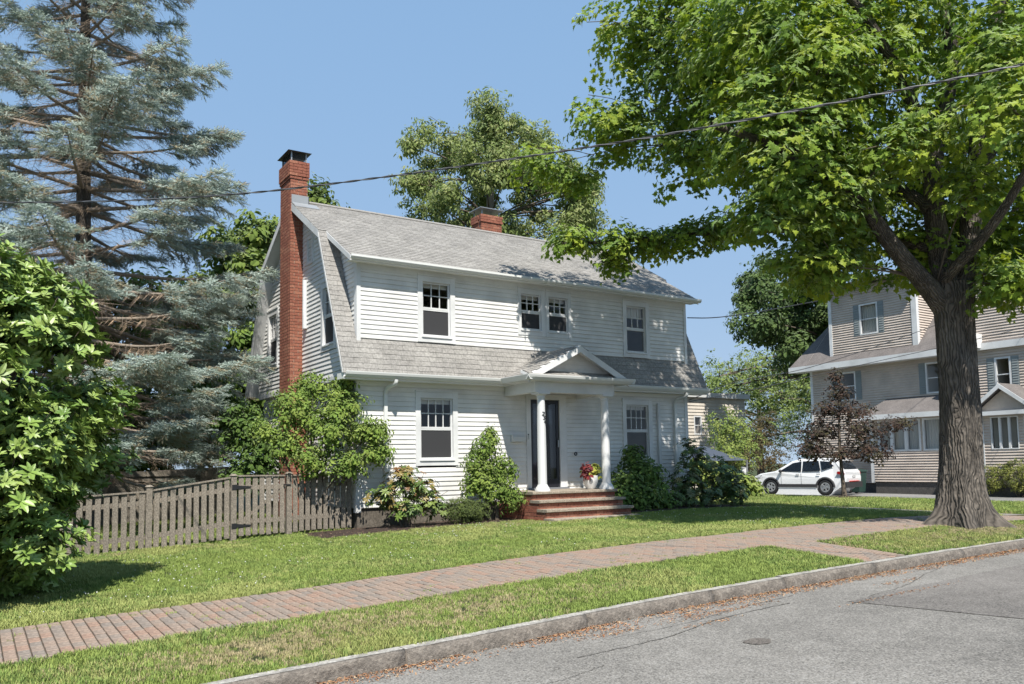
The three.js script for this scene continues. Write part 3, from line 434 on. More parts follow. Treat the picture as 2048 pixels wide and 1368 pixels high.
  { const sk = new GB(), out = shingleMats.map(() => new GB()), r = RNG(3); sk.prism([[zt - 0.02, 3.28], [zt - 0.02, 3.35], [ez + 0.06, FY - 0.0], [ez + 0.06, FY - 0.05]], 'x', px - half - 0.01, px + half + 0.01); sk.mesh('skirt_deck', MAT.soffit, po); for (let i = 0; i < 3; i++) for (let x = px - half - (i % 2) * 0.15; x < px + half; x += 0.3) { const a = Math.max(x, px - half), b = Math.min(x + 0.296, px + half); if (b - a < 0.03) continue; const t0 = i / 3, t1 = Math.min(1, (i + 1.2) / 3), z0 = lerp(ez + 0.09, zt, t0), z1 = lerp(ez + 0.09, zt, t1), y0 = lerp(FY, 3.362, t0) + 0.004, y1 = lerp(FY, 3.362, t1) + 0.004, h = rr(0.009, 0.013, r); out[Math.floor(r() * 4)].hexa([V(a, y0, z0), V(b, y0, z0), V(b, y1 - 0.003, z1), V(a, y1 - 0.003, z1), V(a, y0 + h, z0), V(b, y0 + h, z0), V(b, y1, z1), V(a, y1, z1)]); } out.forEach((q, k) => q.p.length && stuff(q.mesh('shingle_field', shingleMats[k], po))); }
  new GB().prism([[ez + 0.04, FY - 0.11], [ez + 0.1, FY - 0.11], [ez + 0.145, FY - 0.055], [ez + 0.16, FY - 0.01], [ez + 0.16, FY + 0.004], [ez + 0.148, FY + 0.004], [ez + 0.14, FY - 0.03], [ez + 0.095, FY - 0.098], [ez + 0.04, FY - 0.098]], 'x', px - half - 0.12, px + half + 0.12).mesh('front_gutter', MAT.gutter, po);
  // box beams and ceiling
  const bm = new GB(); bm.box(3.63, 5.87, 2.87, 3.1, 1.09, 1.27).box(3.63, 3.8, 2.872, 3.1, 0.03, 1.088).box(5.7, 5.87, 2.872, 3.1, 0.03, 1.088).box(3.801, 5.699, 3.03, 3.06, 0.03, 1.088).box(3.36, 6.14, 3.1, 3.125, 0.4, ez + 0.06); bm.mesh('beam', MAT.trim, po);
  for (const cx of [3.84, 5.64]) {
    const pr = [[0.17, 0], [0.17, 0.045], [0.15, 0.055], [0.145, 0.09], [0.12, 0.11], [0.112, 0.14], [0.1, 0.16], [0.1, 0.5], [0.098, 1.0], [0.092, 1.6], [0.084, 2.02], [0.083, 2.04], [0.097, 2.05], [0.097, 2.065], [0.084, 2.075], [0.09, 2.09], [0.125, 2.12], [0.125, 2.125]];
    const c = add('column', new THREE.LatheGeometry(pr.map(q => new THREE.Vector2(...q)), 28), MAT.trim, po); c.position.set(cx, 0.7, 1.18);
    const cap = new GB().box(-0.15, 0.15, 2.126, 2.17, -0.15, 0.15); cap.mesh('abacus', MAT.trim, c);
    if (cx < 4) { // house number, three dark numerals stepping down the shaft
      const cv = [['2', 0.04, 1.66, -0.022], ['3', 0.05, 1.57, 0.0], ['4', 0.06, 1.48, 0.022]];
      const seg = { 2: [[0, 1, 1, 1], [1, 1, 1, 0.55], [1, 0.55, 0, 0], [0, 0, 1, 0]], 3: [[0, 1, 1, 1], [1, 1, 0.4, 0.58], [0.4, 0.58, 1, 0.4], [1, 0.4, 0.9, 0.05], [0.9, 0.05, 0, 0]], 4: [[0.75, 0, 0.75, 1], [0.75, 1, 0, 0.35], [0, 0.35, 1, 0.35]] };
      for (const [d, , y, dx] of cv) { const g = new GB(); for (const [a, b, e, f] of seg[d]) { const p = V(a * 0.046 - 0.023, b * 0.068, 0), q = V(e * 0.046 - 0.023, f * 0.068, 0), n = V(-(q.y - p.y), q.x - p.x, 0).normalize().multiplyScalar(0.0065), z0 = V(0, 0, -0.004), z1 = V(0, 0, 0.006), u = V().subVectors(q, p).setLength(0.005); p.sub(u); q.add(u); g.hexa([V().copy(p).sub(n).add(z1), V().copy(q).sub(n).add(z1), V().copy(q).sub(n).add(z0), V().copy(p).sub(n).add(z0), V().copy(p).add(n).add(z1), V().copy(q).add(n).add(z1), V().copy(q).add(n).add(z0), V().copy(p).add(n).add(z0)]); } const m = g.mesh('house_number', MAT.black, c); m.position.set(0.01 + dx, y, 0.096); m.rotation.set(0, -0.2, -0.12); }
    }
  }
  // slab and steps: thick stone treads over brick risers, brick side wall
  const st = grp('front_steps', house), lv = [[0.70, 1.38, 3.44, 5.80], [0.525, 1.68, 3.40, 5.78], [0.345, 1.98, 3.37, 5.75], [0.165, 2.28, 3.33, 5.70]], r = RNG(17);
  const mor = new GB(); mor.box(3.47, 5.76, -0.2, 0.64, 0.0, 1.31).box(3.43, 5.74, -0.2, 0.465, 1.31, 1.61).box(3.40, 5.71, -0.2, 0.285, 1.61, 1.91).box(3.36, 5.66, -0.2, 0.105, 1.91, 2.2); mor.mesh('mortar', MAT.mortar, st);
  lv.forEach(([y, z, a, b], i) => { const t = 0.058, z0 = i ? lv[i - 1][1] - 0.06 : 0.02; const c = 0.008; const g = new GB(); g.prism([[z0, y - t], [z - c, y - t], [z, y - t + c], [z, y - c], [z - c, y], [z0, y]], 'x', a, b); g.mesh('tread', MAT.tread, st); });
  const risers = [[0.47, 0.638, 1.31, 3.47, 5.76], [0.29, 0.463, 1.61, 3.43, 5.74], [0.11, 0.283, 1.91, 3.40, 5.71]];
  for (const [y0, y1, z, a, b] of risers) for (let k = 0; k < 2; k++) { const h = (y1 - y0) / 2; for (let x = a - (k % 2) * 0.1; x < b - 0.02; x += 0.205) { const p = Math.max(a, x), q = Math.min(b, x + 0.194); if (q - p > 0.03) new GB().box(p, q, y0 + k * h + 0.006, y0 + (k + 1) * h - 0.006, z + 0.001, z + 0.012 + rr(0, 0.003, r)).mesh('brick', brickMats[Math.floor(r() * 4)], st); } }
  for (let k = 0; k < 9; k++) { const y = 0.63 - (k + 1) * 0.073, zl = y > 0.45 ? 1.31 : y > 0.27 ? 1.61 : y > 0.09 ? 1.91 : 2.2, xw = y > 0.45 ? 3.47 : y > 0.27 ? 3.43 : y > 0.09 ? 3.40 : 3.36; for (let z = 0.02 - (k % 2) * 0.1; z < zl - 0.02; z += 0.205) { const p = Math.max(0.02, z), q = Math.min(zl, z + 0.194); if (q - p > 0.03 && y > -0.05) new GB().box(xw - 0.012 - rr(0, 0.003, r), xw + 0.02, y + 0.005, y + 0.068, p, q).mesh('brick', brickMats[Math.floor(r() * 4)], st); } }
  // dark front door behind a full-glass storm door
  const dr = grp('front_door', house); dr.position.set(4.76, 0.74, 0);
  new GB().box(-0.54, -0.42, 0, 2.2, -0.1, 0.045).box(0.42, 0.62, 0, 2.2, -0.1, 0.045).box(-0.42, 0.42, 2.08, 2.2, -0.1, 0.043).mesh('casing', MAT.trim, dr);
  new GB().box(-0.56, 0.64, -0.05, 0.0, -0.1, 0.09).mesh('threshold', std([0.18, 0.19, 0.21], { roughness: 0.6 }), dr);
  const pn = new GB().box(-0.415, 0.415, 0.0, 2.075, -0.1, -0.07); pn.box(-0.3, 0.3, 0.2, 0.85, -0.07, -0.06).box(-0.3, -0.03, 1.0, 1.4, -0.07, -0.06).box(0.03, 0.3, 1.0, 1.4, -0.07, -0.06); pn.mesh('door_leaf', MAT.door, dr);
  for (const x of [-0.2, 0, 0.2]) new GB().box(x - 0.07, x + 0.07, 1.5, 1.85, -0.07, -0.066).mesh('pane', phys([0.02, 0.025, 0.03], { roughness: 0.05 }), dr);
  new GB().box(-0.415, -0.34, 0.01, 2.07, -0.02, 0.01).box(0.34, 0.415, 0.01, 2.07, -0.02, 0.01).box(-0.34, 0.34, 1.98, 2.07, -0.02, 0.009).box(-0.34, 0.34, 0.01, 0.2, -0.02, 0.009).mesh('storm_door_frame', MAT.door, dr);
  { const m = add('storm_glass', new THREE.PlaneGeometry(0.68, 1.78), MAT.glass, dr); m.position.set(0, 1.09, -0.005); }
  new GB().box(0.36, 0.385, 0.95, 1.12, 0.01, 0.05).mesh('door_handle', MAT.steel, dr);
  // mailbox, bell, hose tap
  const mb = new GB().prism([[0.02, 1.82], [0.14, 1.82], [0.14, 1.93], [0.1, 1.985], [0.02, 1.985]], 'x', 3.78, 4.12); mb.mesh('mailbox', std([0.62, 0.62, 0.60], { roughness: 0.5 }), house);
  new GB().box(4.245, 4.275, 1.87, 1.98, 0.046, 0.07).mesh('door_bell', std([0.6, 0.6, 0.58]), house); { const m = add('bell_button', new THREE.SphereGeometry(0.016, 10, 8), MAT.black, house); m.position.set(4.26, 1.99, 0.055); }
  { const m = add('hose_tap', new THREE.TorusGeometry(0.035, 0.014, 8, 16), MAT.black, house); m.position.set(5.63, 1.53, 0.06); }
}
// ---------- plants ----------
// leaf outlines in the xz plane, stem at the origin, tip along +z
const leafShape = (pts, fold = 0.12) => { const g = new GB(), L = pts[pts.length - 1][1]; const c = pts.map(([x, z]) => [V(-x, Math.abs(x) * fold * 2 - z * z / L * 0.25, z), V(x, Math.abs(x) * fold * 2 - z * z / L * 0.25, z), V(0, -z * z / L * 0.25, z)]); for (let i = 0; i < c.length - 1; i++) { const [a, b, m] = c[i], [d, e, n] = c[i + 1]; g.quad(a, d, n, m).quad(m, n, e, b); } return g.build(); };
const elliptic = (l, w, f = 0.15) => leafShape([[0.004 * l, 0], [w * 0.42, l * 0.25], [w * 0.5, l * 0.55], [w * 0.3, l * 0.85], [0.0005, l]], f);
function mapleLeaf(s) { // five pointed lobes, gently folded
  const o = [[0, 0.05], [0.1, -0.06], [0.36, -0.12], [0.26, 0.06], [0.52, 0.16], [0.6, 0.34], [0.34, 0.36], [0.42, 0.58], [0.22, 0.56], [0.12, 0.78], [0, 1.0]];
  const pts = [...o, ...o.slice(1, -1).reverse().map(([x, z]) => [-x, z])].map(([x, z]) => V(x * s, Math.abs(x) * s * 0.22 - z * z * s * 0.22, z * s)), c = V(0, 0.01 * s, 0.3 * s), g = new GB();
  for (let i = 0; i < pts.length; i++) g.tri(c, pts[i], pts[(i + 1) % pts.length]); return g.build();
}
function cluster(leaf, n, spread, r, o = {}) { // several leaves round a short twig, as one geometry
  const out = []; for (let i = 0; i < n; i++) { const yaw = (i / n + rr(-0.06, 0.06, r)) * Math.PI * 2 * (o.turns ?? 1.6), t = (i + 0.5) / n, s = rr(0.7, 1.15, r), pitch = (o.pitch ?? 0.2) + rr(-0.35, 0.35, r); const c = leaf.clone(); c.applyMatrix4(new THREE.Matrix4().compose(V(Math.sin(yaw) * spread * (0.15 + t * 0.85) * rr(0.5, 1, r), spread * (o.rise ?? 0.5) * (t - 0.3) + rr(-0.1, 0.1, r) * spread, Math.cos(yaw) * spread * (0.15 + t * 0.85) * rr(0.5, 1, r)), new THREE.Quaternion().setFromEuler(new THREE.Euler(pitch, yaw, rr(-0.4, 0.4, r), 'YXZ')), V(s, s, s))); out.push(c); }
  return mergeGeometries(out);
}
const whorl = (leaf, n, r, pitch = -0.25) => { const out = []; for (let i = 0; i < n; i++) { const c = leaf.clone(), s = rr(0.75, 1.1, r); c.applyMatrix4(new THREE.Matrix4().compose(V(0, rr(-0.02, 0.02, r), 0), new THREE.Quaternion().setFromEuler(new THREE.Euler(pitch + rr(-0.3, 0.3, r), (i + rr(-0.2, 0.2, r)) / n * 6.283, rr(-0.3, 0.3, r), 'YXZ')), V(s, s, s))); out.push(c); } return mergeGeometries(out); };
const UPV = V(0, 1, 0), qq = new THREE.Quaternion(), q2 = new THREE.Quaternion();
function scatter(parent, name, geo, mat, list, tones, r) { // list: [pos, normal, scale]
  const m = shade(new THREE.InstancedMesh(geo, mat, list.length)), c = new THREE.Color();
  list.forEach(([p, n, s, k], i) => { qq.setFromUnitVectors(UPV, n).multiply(q2.setFromAxisAngle(UPV, r() * 6.283)); m.setMatrixAt(i, new THREE.Matrix4().compose(p, qq, V(s, s, s))); const t = tones[Math.floor((k ?? r()) * tones.length * 0.9999)], v = rr(0.85, 1.15, r) * (mat.tint ?? 1); const lf = mat === LM.maple ? [1.42, 1.28, 1.0] : mat.isMeshPhysicalMaterial ? [1.3, 1.2, 1.05] : [1, 1, 1]; c.setRGB(t[0] * v * lf[0], t[1] * v * lf[1], t[2] * v * lf[2]); m.setColorAt(i, c); });
  m.name = name; (parent || scene).add(m); return m;
}
// blobs: [x, y, z, rx, ry, rz, clusters]; leaf clumps spread through each blob, thicker towards its skin and its top
function blobList(blobs, r, o = {}) {
  const out = [];
  for (const [x, y, z, rx, ry, rz, n] of blobs) for (let i = 0; i < n; i++) {
    const d = V(rr(-1, 1, r), rr(-1, 1, r), rr(-1, 1, r)); if (d.lengthSq() > 1 || d.lengthSq() < 0.02) { i--; continue; } d.normalize();
    const f = Math.pow(r(), o.shell ?? 0.45) * (1 + (fbm(d.x * 2 + x * 3.1, d.y * 2 + d.z * 2.3 + z) - 0.5) * (o.ragged ?? 0.5));
    const p = V(x + d.x * rx * f, y + d.y * ry * f, z + d.z * rz * f); if (o.keep && !o.keep(p)) continue;
    const nn = V(d.x * 0.8, d.y * 0.5 + (o.lift ?? 0.75), d.z * 0.8).add(V(rr(-0.5, 0.5, r), rr(-0.3, 0.3, r), rr(-0.5, 0.5, r))).normalize();
    out.push([p, nn, rr(0.6, 1.25, r), o.tone ? clamp(o.tone(p, d, r), 0, 0.999) : undefined]);
  }
  return out;
}
function branches(from, blobs, r, r0, twigs = 3) { // limbs from points on the trunk into each blob, with a few twigs
  const out = [];
  for (const [x, y, z, rx, ry, rz] of blobs) {
    const c = V(x, y, z); let best = from[0]; for (const f of from) if (f.distanceTo(c) + Math.max(0, f.y - c.y) * 2 < best.distanceTo(c) + Math.max(0, best.y - c.y) * 2) best = f;
    const L = best.distanceTo(c), mid = V().lerpVectors(best, c, 0.5).add(V(rr(-0.1, 0.1, r) * L, rr(0.02, 0.14, r) * L, rr(-0.1, 0.1, r) * L)), rad = r0 * clamp(L / 5, 0.45, 1.2);
    out.push(tube(curve([best, mid, c], 9), Array.from({ length: 10 }, (_, i) => lerp(rad, rad * 0.3, i / 9)), 6));
    for (let k = 0; k < twigs; k++) { const d = V(rr(-1, 1, r), rr(-0.4, 1, r), rr(-1, 1, r)).normalize(), e = V(x + d.x * rx * 0.9, y + d.y * ry * 0.9, z + d.z * rz * 0.9), s = V().lerpVectors(mid, c, rr(0.3, 1, r)); out.push(tube(curve([s, V().lerpVectors(s, e, 0.5).add(V(0, 0.08 * rx, 0)), e], 5), Array.from({ length: 6 }, (_, i) => lerp(rad * 0.32, 0.008, i / 5)), 5)); }
  }
  return mergeGeometries(out);
}
const LM = { maple: leafMat([1, 1, 1], 0.45, 1), soft: leafMat([1, 1, 1], 0.35, 1), far: leafMat([1, 1, 1], 0.35, 1), gloss: std([1, 1, 1], { roughness: 0.42, side: THREE.DoubleSide }), needle: std([1, 1, 1], { roughness: 0.75, side: THREE.DoubleSide }) };

// --- the big street maple ---
{
  const t = thing('maple_tree', 'large street maple with thick furrowed trunk between the sidewalk and the kerb', 'tree'), r = RNG(101);
  const base = V(8.03, G(8.03, 8.03), 8.03);
  // trunk: lobed, flaring into roots
  const rows = 60, seg = 128, P = [], I = [], U = [];
  for (let j = 0; j <= rows; j++) {
    const h = Math.pow(j / rows, 1.25) * 4.5 - 0.25, cx = base.x + lerp(0.02, -0.16, clamp(h / 4.5, 0, 1) ** 2.2) + 0.03 * Math.sin(h * 1.3), cz = base.z + lerp(0, 0.2, clamp(h / 4.5, 0, 1));
    for (let k = 0; k <= seg; k++) {
      const a = (k % seg) / seg * Math.PI * 2, flare = Math.exp(-Math.max(0, h + 0.05) * 2.3), root = 0.5 + 0.5 * Math.cos(a * 5 + 0.7 + 0.5 * Math.sin(a * 2)), kn = 0.09 * Math.exp(-(((h - 2.72) / 0.22) ** 2) - ((Math.atan2(Math.sin(a - 2.2), Math.cos(a - 2.2))) / 0.45) ** 2);
      const rad = 0.335 + 0.03 * Math.sin(a * 2 + h * 0.6) + 0.02 * Math.cos(a * 3 - h) + flare * (0.13 + 0.4 * root * root * Math.exp(-Math.max(0, h) * 1.6)) + 0.05 * Math.exp(-(((h - 4.3) / 0.6) ** 2)) + kn + (fbm(a * 9 + Math.sin(h * 2) * 0.4, h * 1.6) - 0.5) * 0.035 - 0.014 * Math.abs(Math.sin(a * 21 + fbm(Math.cos(a) * 3 + 5, Math.sin(a) * 3 + h * 1.4) * 9));
      P.push(cx + Math.cos(a) * rad, base.y + h, cz + Math.sin(a) * rad); U.push(k / seg * 2, h * 0.5);
    }
  }
  for (let j = 0; j < rows; j++) for (let k = 0; k < seg; k++) { const a = j * (seg + 1) + k, b = a + seg + 1; I.push(a, b, a + 1, a + 1, b, b + 1); }
  const g = new THREE.BufferGeometry(); g.setAttribute('position', new THREE.Float32BufferAttribute(P, 3)); g.setAttribute('uv', new THREE.Float32BufferAttribute(U, 2)); g.setIndex(I); g.computeVertexNormals();
  add('trunk', g, MAT.bark, t);
  const F = V(7.5, 4.35, 8.15), limb = (pts, r0, r1, n = 16) => tube(curve(pts.map(p => V(...p)), n), Array.from({ length: n + 1 }, (_, i) => lerp(r0, r1, i / n)), 12, 0.12, r0 * 10);
  const limbs = [
    limb([[7.83, 3.8, 8.15], [7.25, 4.3, 8.1], [6.45, 4.85, 8.05], [5.6, 5.7, 7.9], [4.3, 6.3, 7.6], [3.0, 6.6, 7.2]], 0.2, 0.05),
    limb([[7.85, 3.8, 8.2], [7.5, 5.2, 8.2], [7.3, 6.6, 8.35], [7.6, 8.2, 8.6], [7.4, 10.5, 8.4], [7.0, 12.6, 8.0]], 0.22, 0.05),
    limb([[7.9, 3.8, 8.25], [7.95, 5.3, 8.55], [8.0, 7.0, 8.8], [8.3, 8.8, 9.0], [9.0, 11.0, 9.2], [9.3, 12.5, 9.0]], 0.2, 0.05),
    limb([[7.9, 6.2, 8.75], [8.6, 7.2, 9.0], [9.6, 8.2, 9.2], [10.8, 9.2, 9.0]], 0.12, 0.04),
    limb([[7.32, 6.4, 8.3], [6.4, 7.6, 8.4], [5.2, 8.8, 8.3], [3.8, 9.8, 7.8]], 0.13, 0.04),
    limb([[7.3, 5.6, 8.25], [7.4, 6.6, 7.2], [7.8, 7.8, 5.8], [8.0, 9.2, 4.6]], 0.13, 0.04),
    limb([[7.45, 5.0, 8.1], [7.3, 5.7, 6.3], [6.9, 6.2, 4.2], [5.4, 6.05, 3.3], [4.6, 5.95, 2.9], [3.6, 5.9, 2.4]], 0.1, 0.02),   // low bough over the roof
    limb([[7.35, 6.2, 8.25], [6.9, 7.6, 6.4], [5.9, 8.9, 4.6], [4.9, 10.0, 3.8]], 0.12, 0.03),
    limb([[7.5, 4.4, 8.3], [7.0, 5.0, 9.4], [6.4, 5.9, 10.5], [6.2, 6.6, 11.2]], 0.1, 0.03)];
  add('limbs', mergeGeometries(limbs), MAT.bark, t);
  const core = [[5.9, 9.1, 4.27, 1.79, 1.32, 1.67, 218], [4.86, 10.27, 3.75, 1.44, 1.08, 1.44, 150], [4.53, 8.39, 3.23, 1.14, 0.78, 1.14, 109], [5.77, 7.61, 4.27, 1.32, 0.9, 1.32, 138], [4.2, 6.6, 7.4, 1.5, 1.2, 1.5, 240], [4.4, 8.6, 7.2, 1.6, 1.3, 1.6, 230], [5.6, 7.4, 7.6, 1.6, 1.5, 1.6, 260], [5.0, 5.6, 7.5, 1.2, 0.7, 1.2, 170], [6.1, 4.75, 6.9, 1.0, 0.5, 0.9, 110], [6.5, 6.1, 7.0, 1.3, 1.0, 1.1, 190], [6.3, 8.9, 8.0, 1.7, 1.5, 1.7, 220], [8.1, 5.1, 7.6, 1.3, 0.7, 1.4, 170], [8.6, 6.6, 7.6, 1.5, 1.3, 1.6, 190], [9.4, 5.4, 8.4, 1.4, 0.9, 1.4, 150], [10.2, 7.2, 8.4, 1.7, 1.5, 1.7, 160], [9.0, 9.0, 7.6, 1.7, 1.6, 1.7, 150], [7.2, 13.26, 4.01, 2.03, 1.55, 2.03, 172], [6.0, 11.2, 7.2, 2.0, 1.5, 2.0, 160], [8.2, 11.4, 8.2, 2.1, 1.7, 2.1, 150], [10.3, 10.0, 8.4, 1.8, 1.6, 1.8, 120], [7.3, 13.2, 7.9, 2.0, 1.3, 2.0, 110], [5.2, 9.2, 5.4, 1.5, 1.3, 1.5, 130], [7.0, 7.4, 5.6, 1.6, 1.3, 1.5, 140], [7.8, 9.6, 5.0, 1.8, 1.5, 1.7, 130], [6.2, 6.6, 10.1, 1.3, 1.0, 1.2, 110], [6.9, 9.6, 10.2, 1.4, 1.0, 1.1, 60], [9.2, 5.9, 9.8, 1.1, 0.8, 1.1, 90], [8.0, 4.2, 9.1, 0.8, 0.45, 0.8, 70], [8.9, 4.5, 9.0, 0.9, 0.55, 0.8, 80], [5.2, 4.6, 7.3, 0.9, 0.4, 0.8, 80], [5.8, 12.2, 5.0, 1.3, 1.1, 1.2, 66], [7.2, 12.2, 4.8, 1.4, 1.2, 1.2, 70], [4.9, 10.9, 4.9, 1.1, 0.9, 1.0, 54], [6.4, 10.6, 4.3, 1.1, 0.9, 1.0, 54], [7.0, 5.7, 9.1, 0.8, 0.5, 0.6, 52], [8.5, 6.5, 9.7, 0.9, 0.6, 0.7, 56], [6.8, 7.7, 9.7, 1.1, 0.8, 0.8, 74], [8.3, 8.3, 10.0, 1.0, 0.8, 0.8, 64], [5.6, 6.2, 8.8, 0.9, 0.6, 0.7, 60], [4.4, 7.6, 8.3, 1.0, 0.7, 0.8, 70]];
  for (const b of core) b[6] = Math.round(b[6] * 1.3);
  const bough = [[6.89, 6.34, 3.72, 0.8, 0.44, 0.78, 69], [6.14, 6.13, 3.45, 0.71, 0.39, 0.78, 62], [5.39, 6.0, 3.04, 0.65, 0.34, 0.65, 55], [4.64, 5.96, 2.77, 0.65, 0.34, 0.65, 55], [3.89, 5.96, 2.36, 0.58, 0.28, 0.65, 50], [4.78, 5.55, 2.77, 0.52, 0.31, 0.52, 32], [4.0, 5.2, 7.3, 0.7, 0.42, 0.7, 60], [3.76, 7.83, 1.55, 0.78, 0.52, 0.78, 50], [4.17, 7.36, 2.23, 0.71, 0.45, 0.65, 42]];
  const ends = [V(5.6, 5.7, 7.9), V(4.3, 6.3, 7.6), V(7.6, 8.2, 8.6), V(7.0, 12.0, 8.0), V(8.3, 8.8, 9.0), V(9.0, 11.0, 9.2), V(9.6, 8.2, 9.2), V(5.2, 8.8, 8.3), V(3.8, 9.8, 7.8), V(8, 9.2, 4.6), V(7.4, 6.6, 7.2), V(5.9, 8.9, 4.6), V(6.9, 7.6, 6.4), V(4.9, 10.0, 3.8), V(6.4, 5.9, 10.5), F];
  add('branches', mergeGeometries([branches(ends, core, r, 0.05, 4), branches([V(6.9, 6.2, 4.2), V(6.1, 6.15, 3.7), V(5.4, 6.05, 3.3), V(4.6, 5.95, 2.9), V(3.8, 5.9, 2.5)], bough.filter(b => b[1] < 7 && b[0] > 3 && b[2] < 6), r, 0.022, 5), branches([V(4.9, 8.4, 3.6), V(5.4, 7.8, 4.2)], bough.filter(b => b[1] > 7), r, 0.025, 4)]), MAT.twig, t);
  const lf = mapleLeaf(0.112), cl = cluster(lf, 12, 0.25, r, { pitch: 0.28, rise: 0.25 });
  const list = [...blobList(core, r, { shell: 0.5, ragged: 0.6 }), ...blobList(bough, r, { shell: 0.6, ragged: 0.6 })];
  stuff(scatter(t, 'crown', cl, LM.maple, list, [[0.12, 0.215, 0.024], [0.15, 0.25, 0.026], [0.185, 0.285, 0.026], [0.1, 0.19, 0.026], [0.215, 0.3, 0.025]], r));
}
// generic leafy tree
function leafyTree(name, label, group, base, top, r0, blobs, geo, mat, tones, seed, o = {}) {
  const t = thing(name, label, 'tree', null, group), r = RNG(seed), n = 12, pts = curve([V(...base), V(lerp(base[0], top[0], 0.4) + rr(-0.2, 0.2, r), lerp(base[1], top[1], 0.45), lerp(base[2], top[2], 0.4)), V(...top)], n);
  add('trunk', tube(pts, pts.map((_, i) => lerp(r0, r0 * 0.25, i / n) * (1 + 0.5 * Math.exp(-i * 1.5))), 12, 0.1, seed), o.barkMat ?? MAT.bark, t);
  add('branches', branches(pts.slice(o.low ?? 4), blobs, r, r0 * (o.limb ?? 0.3), o.twigs ?? 3), MAT.twig, t);
  stuff(scatter(t, 'crown', geo, mat, blobList(blobs, r, { ragged: 0.7, shell: 0.5, ...o }), tones, r));
  return t;
}
const subBlobs = (c, R, n, count, size, r, fn) => { const out = []; while (out.length < n) { const d = V(rr(-1, 1, r), rr(-1, 1, r), rr(-1, 1, r)); if (d.lengthSq() > 1) continue; d.setLength(Math.pow(d.length(), 0.6)); if (fn && !fn(d)) continue; const s = size * rr(0.7, 1.2, r); out.push([c[0] + d.x * R[0], c[1] + d.y * R[1], c[2] + d.z * R[2], s, s * 0.75, s, Math.round(count * rr(0.7, 1.3, r))]); } return out; };
{
  const r = RNG(55), oakLeaf = elliptic(0.19, 0.075), oakCl = cluster(oakLeaf, 10, 0.34, r, { pitch: 0.55, rise: 0.3 }), broad = cluster(elliptic(0.2, 0.13), 11, 0.4, r, { pitch: 0.35, rise: 0.35 }), fine = cluster(elliptic(0.12, 0.05), 14, 0.36, r, { pitch: 0.4 });
  leafyTree('oak_tree', 'tall airy oak rising behind the ridge beside the small chimney', 'trees beyond the houses', [12.6, 0, -15.6], [13.0, 17.2, -15.3], 0.42, subBlobs([13.3, 13.5, -15.3], [4.7, 4.2, 3.6], 100, 78, 0.92, r, d => d.y < 1 - 0.35 * Math.abs(d.x)), oakCl, LM.far, [[0.16, 0.225, 0.07], [0.195, 0.26, 0.085], [0.13, 0.195, 0.062], [0.25, 0.3, 0.13]], 201, { low: 5, twigs: 3, barkMat: MAT.greyTwig, limb: 0.16 });
  leafyTree('lime_tree', 'dense dark green tree rising behind the brick chimney', 'trees beyond the houses', [2.6, 0, -13.3], [2.6, 8.6, -13.3], 0.3, subBlobs([2.3, 6.0, -13.4], [3.2, 3.9, 2.6], 60, 70, 1.0, r), broad, LM.far, [[0.1, 0.16, 0.032], [0.13, 0.2, 0.04], [0.08, 0.135, 0.028], [0.16, 0.225, 0.046]], 202, { low: 3 });
  leafyTree('lime_tree', 'small dark tree top showing over the roof ridge', 'trees beyond the houses', [6.0, 0, -16], [6.0, 8.4, -16], 0.25, [[6.0, 8.6, -16, 1.6, 0.9, 1.4, 70], [4.7, 8.2, -16, 1.2, 0.9, 1.2, 60], [7.6, 8.3, -16, 1.4, 0.8, 1.2, 60], [3.5, 11.2, -12.4, 0.7, 0.8, 0.7, 50], [3.9, 10.4, -12.4, 0.9, 0.8, 0.9, 60], [4.6, 9.8, -12.6, 0.8, 0.8, 0.8, 50], [3.2, 9.5, -12.8, 1.0, 0.9, 1.0, 60]], broad, LM.far, [[0.08, 0.135, 0.026], [0.115, 0.175, 0.034]], 203);
  leafyTree('lime_tree', 'dark green understorey tree over the tall board fence', 'trees beyond the houses', [-3.2, 0, -11], [-3.0, 4.6, -11], 0.2, subBlobs([-2.6, 4.3, -11], [4.2, 2.7, 1.6], 46, 66, 1.0, r), broad, LM.far, [[0.085, 0.155, 0.028], [0.115, 0.195, 0.034], [0.145, 0.23, 0.04]], 204, { low: 3 });
  leafyTree('lime_tree', 'dark green tree behind the spruce at the lot line', 'trees beyond the houses', [-9.5, 0, -12], [-9.5, 7, -12], 0.25, subBlobs([-9.2, 5.0, -12], [4.2, 4.4, 2.0], 30, 56, 1.2, r), broad, LM.far, [[0.065, 0.125, 0.022], [0.085, 0.15, 0.028]], 205, { low: 3 });
  leafyTree('locust_tree', 'feathery pale green tree beyond the beige flat roofed house', 'trees beyond the houses', [46.5, -0.4, -29], [46.5, 9.5, -29], 0.3, subBlobs([46.5, 6.6, -29], [7.2, 4.3, 3.0], 44, 60, 1.8, r, d => d.y < 0.7 - 0.5 * Math.abs(d.x)), fine, LM.far, [[0.18, 0.26, 0.08], [0.15, 0.225, 0.07], [0.22, 0.295, 0.095]], 206, { low: 3, twigs: 4 });
  leafyTree('maple_tree', 'dark maple hanging past the corner of the tan neighbouring house', 'trees beyond the houses', [38, -0.4, -15.5], [36.5, 11, -15], 0.4, subBlobs([32.2, 10.2, -14.4], [3.0, 3.9, 2.2], 36, 80, 1.2, r, d => !(d.x < -0.2 && d.y < -0.75)), broad, LM.far, [[0.075, 0.135, 0.04], [0.095, 0.16, 0.045], [0.06, 0.11, 0.034]], 207, { low: 7, limb: 0.18 });
  leafyTree('maple_tree', 'green leafy treeline behind the tan neighbouring house', 'trees beyond the houses', [46, -0.4, -22], [46, 8, -22], 0.4, subBlobs([44, 6, -23], [9, 5, 3], 30, 60, 2.2, r), broad, LM.far, [[0.14, 0.21, 0.06], [0.17, 0.24, 0.07]], 208, { low: 4 });
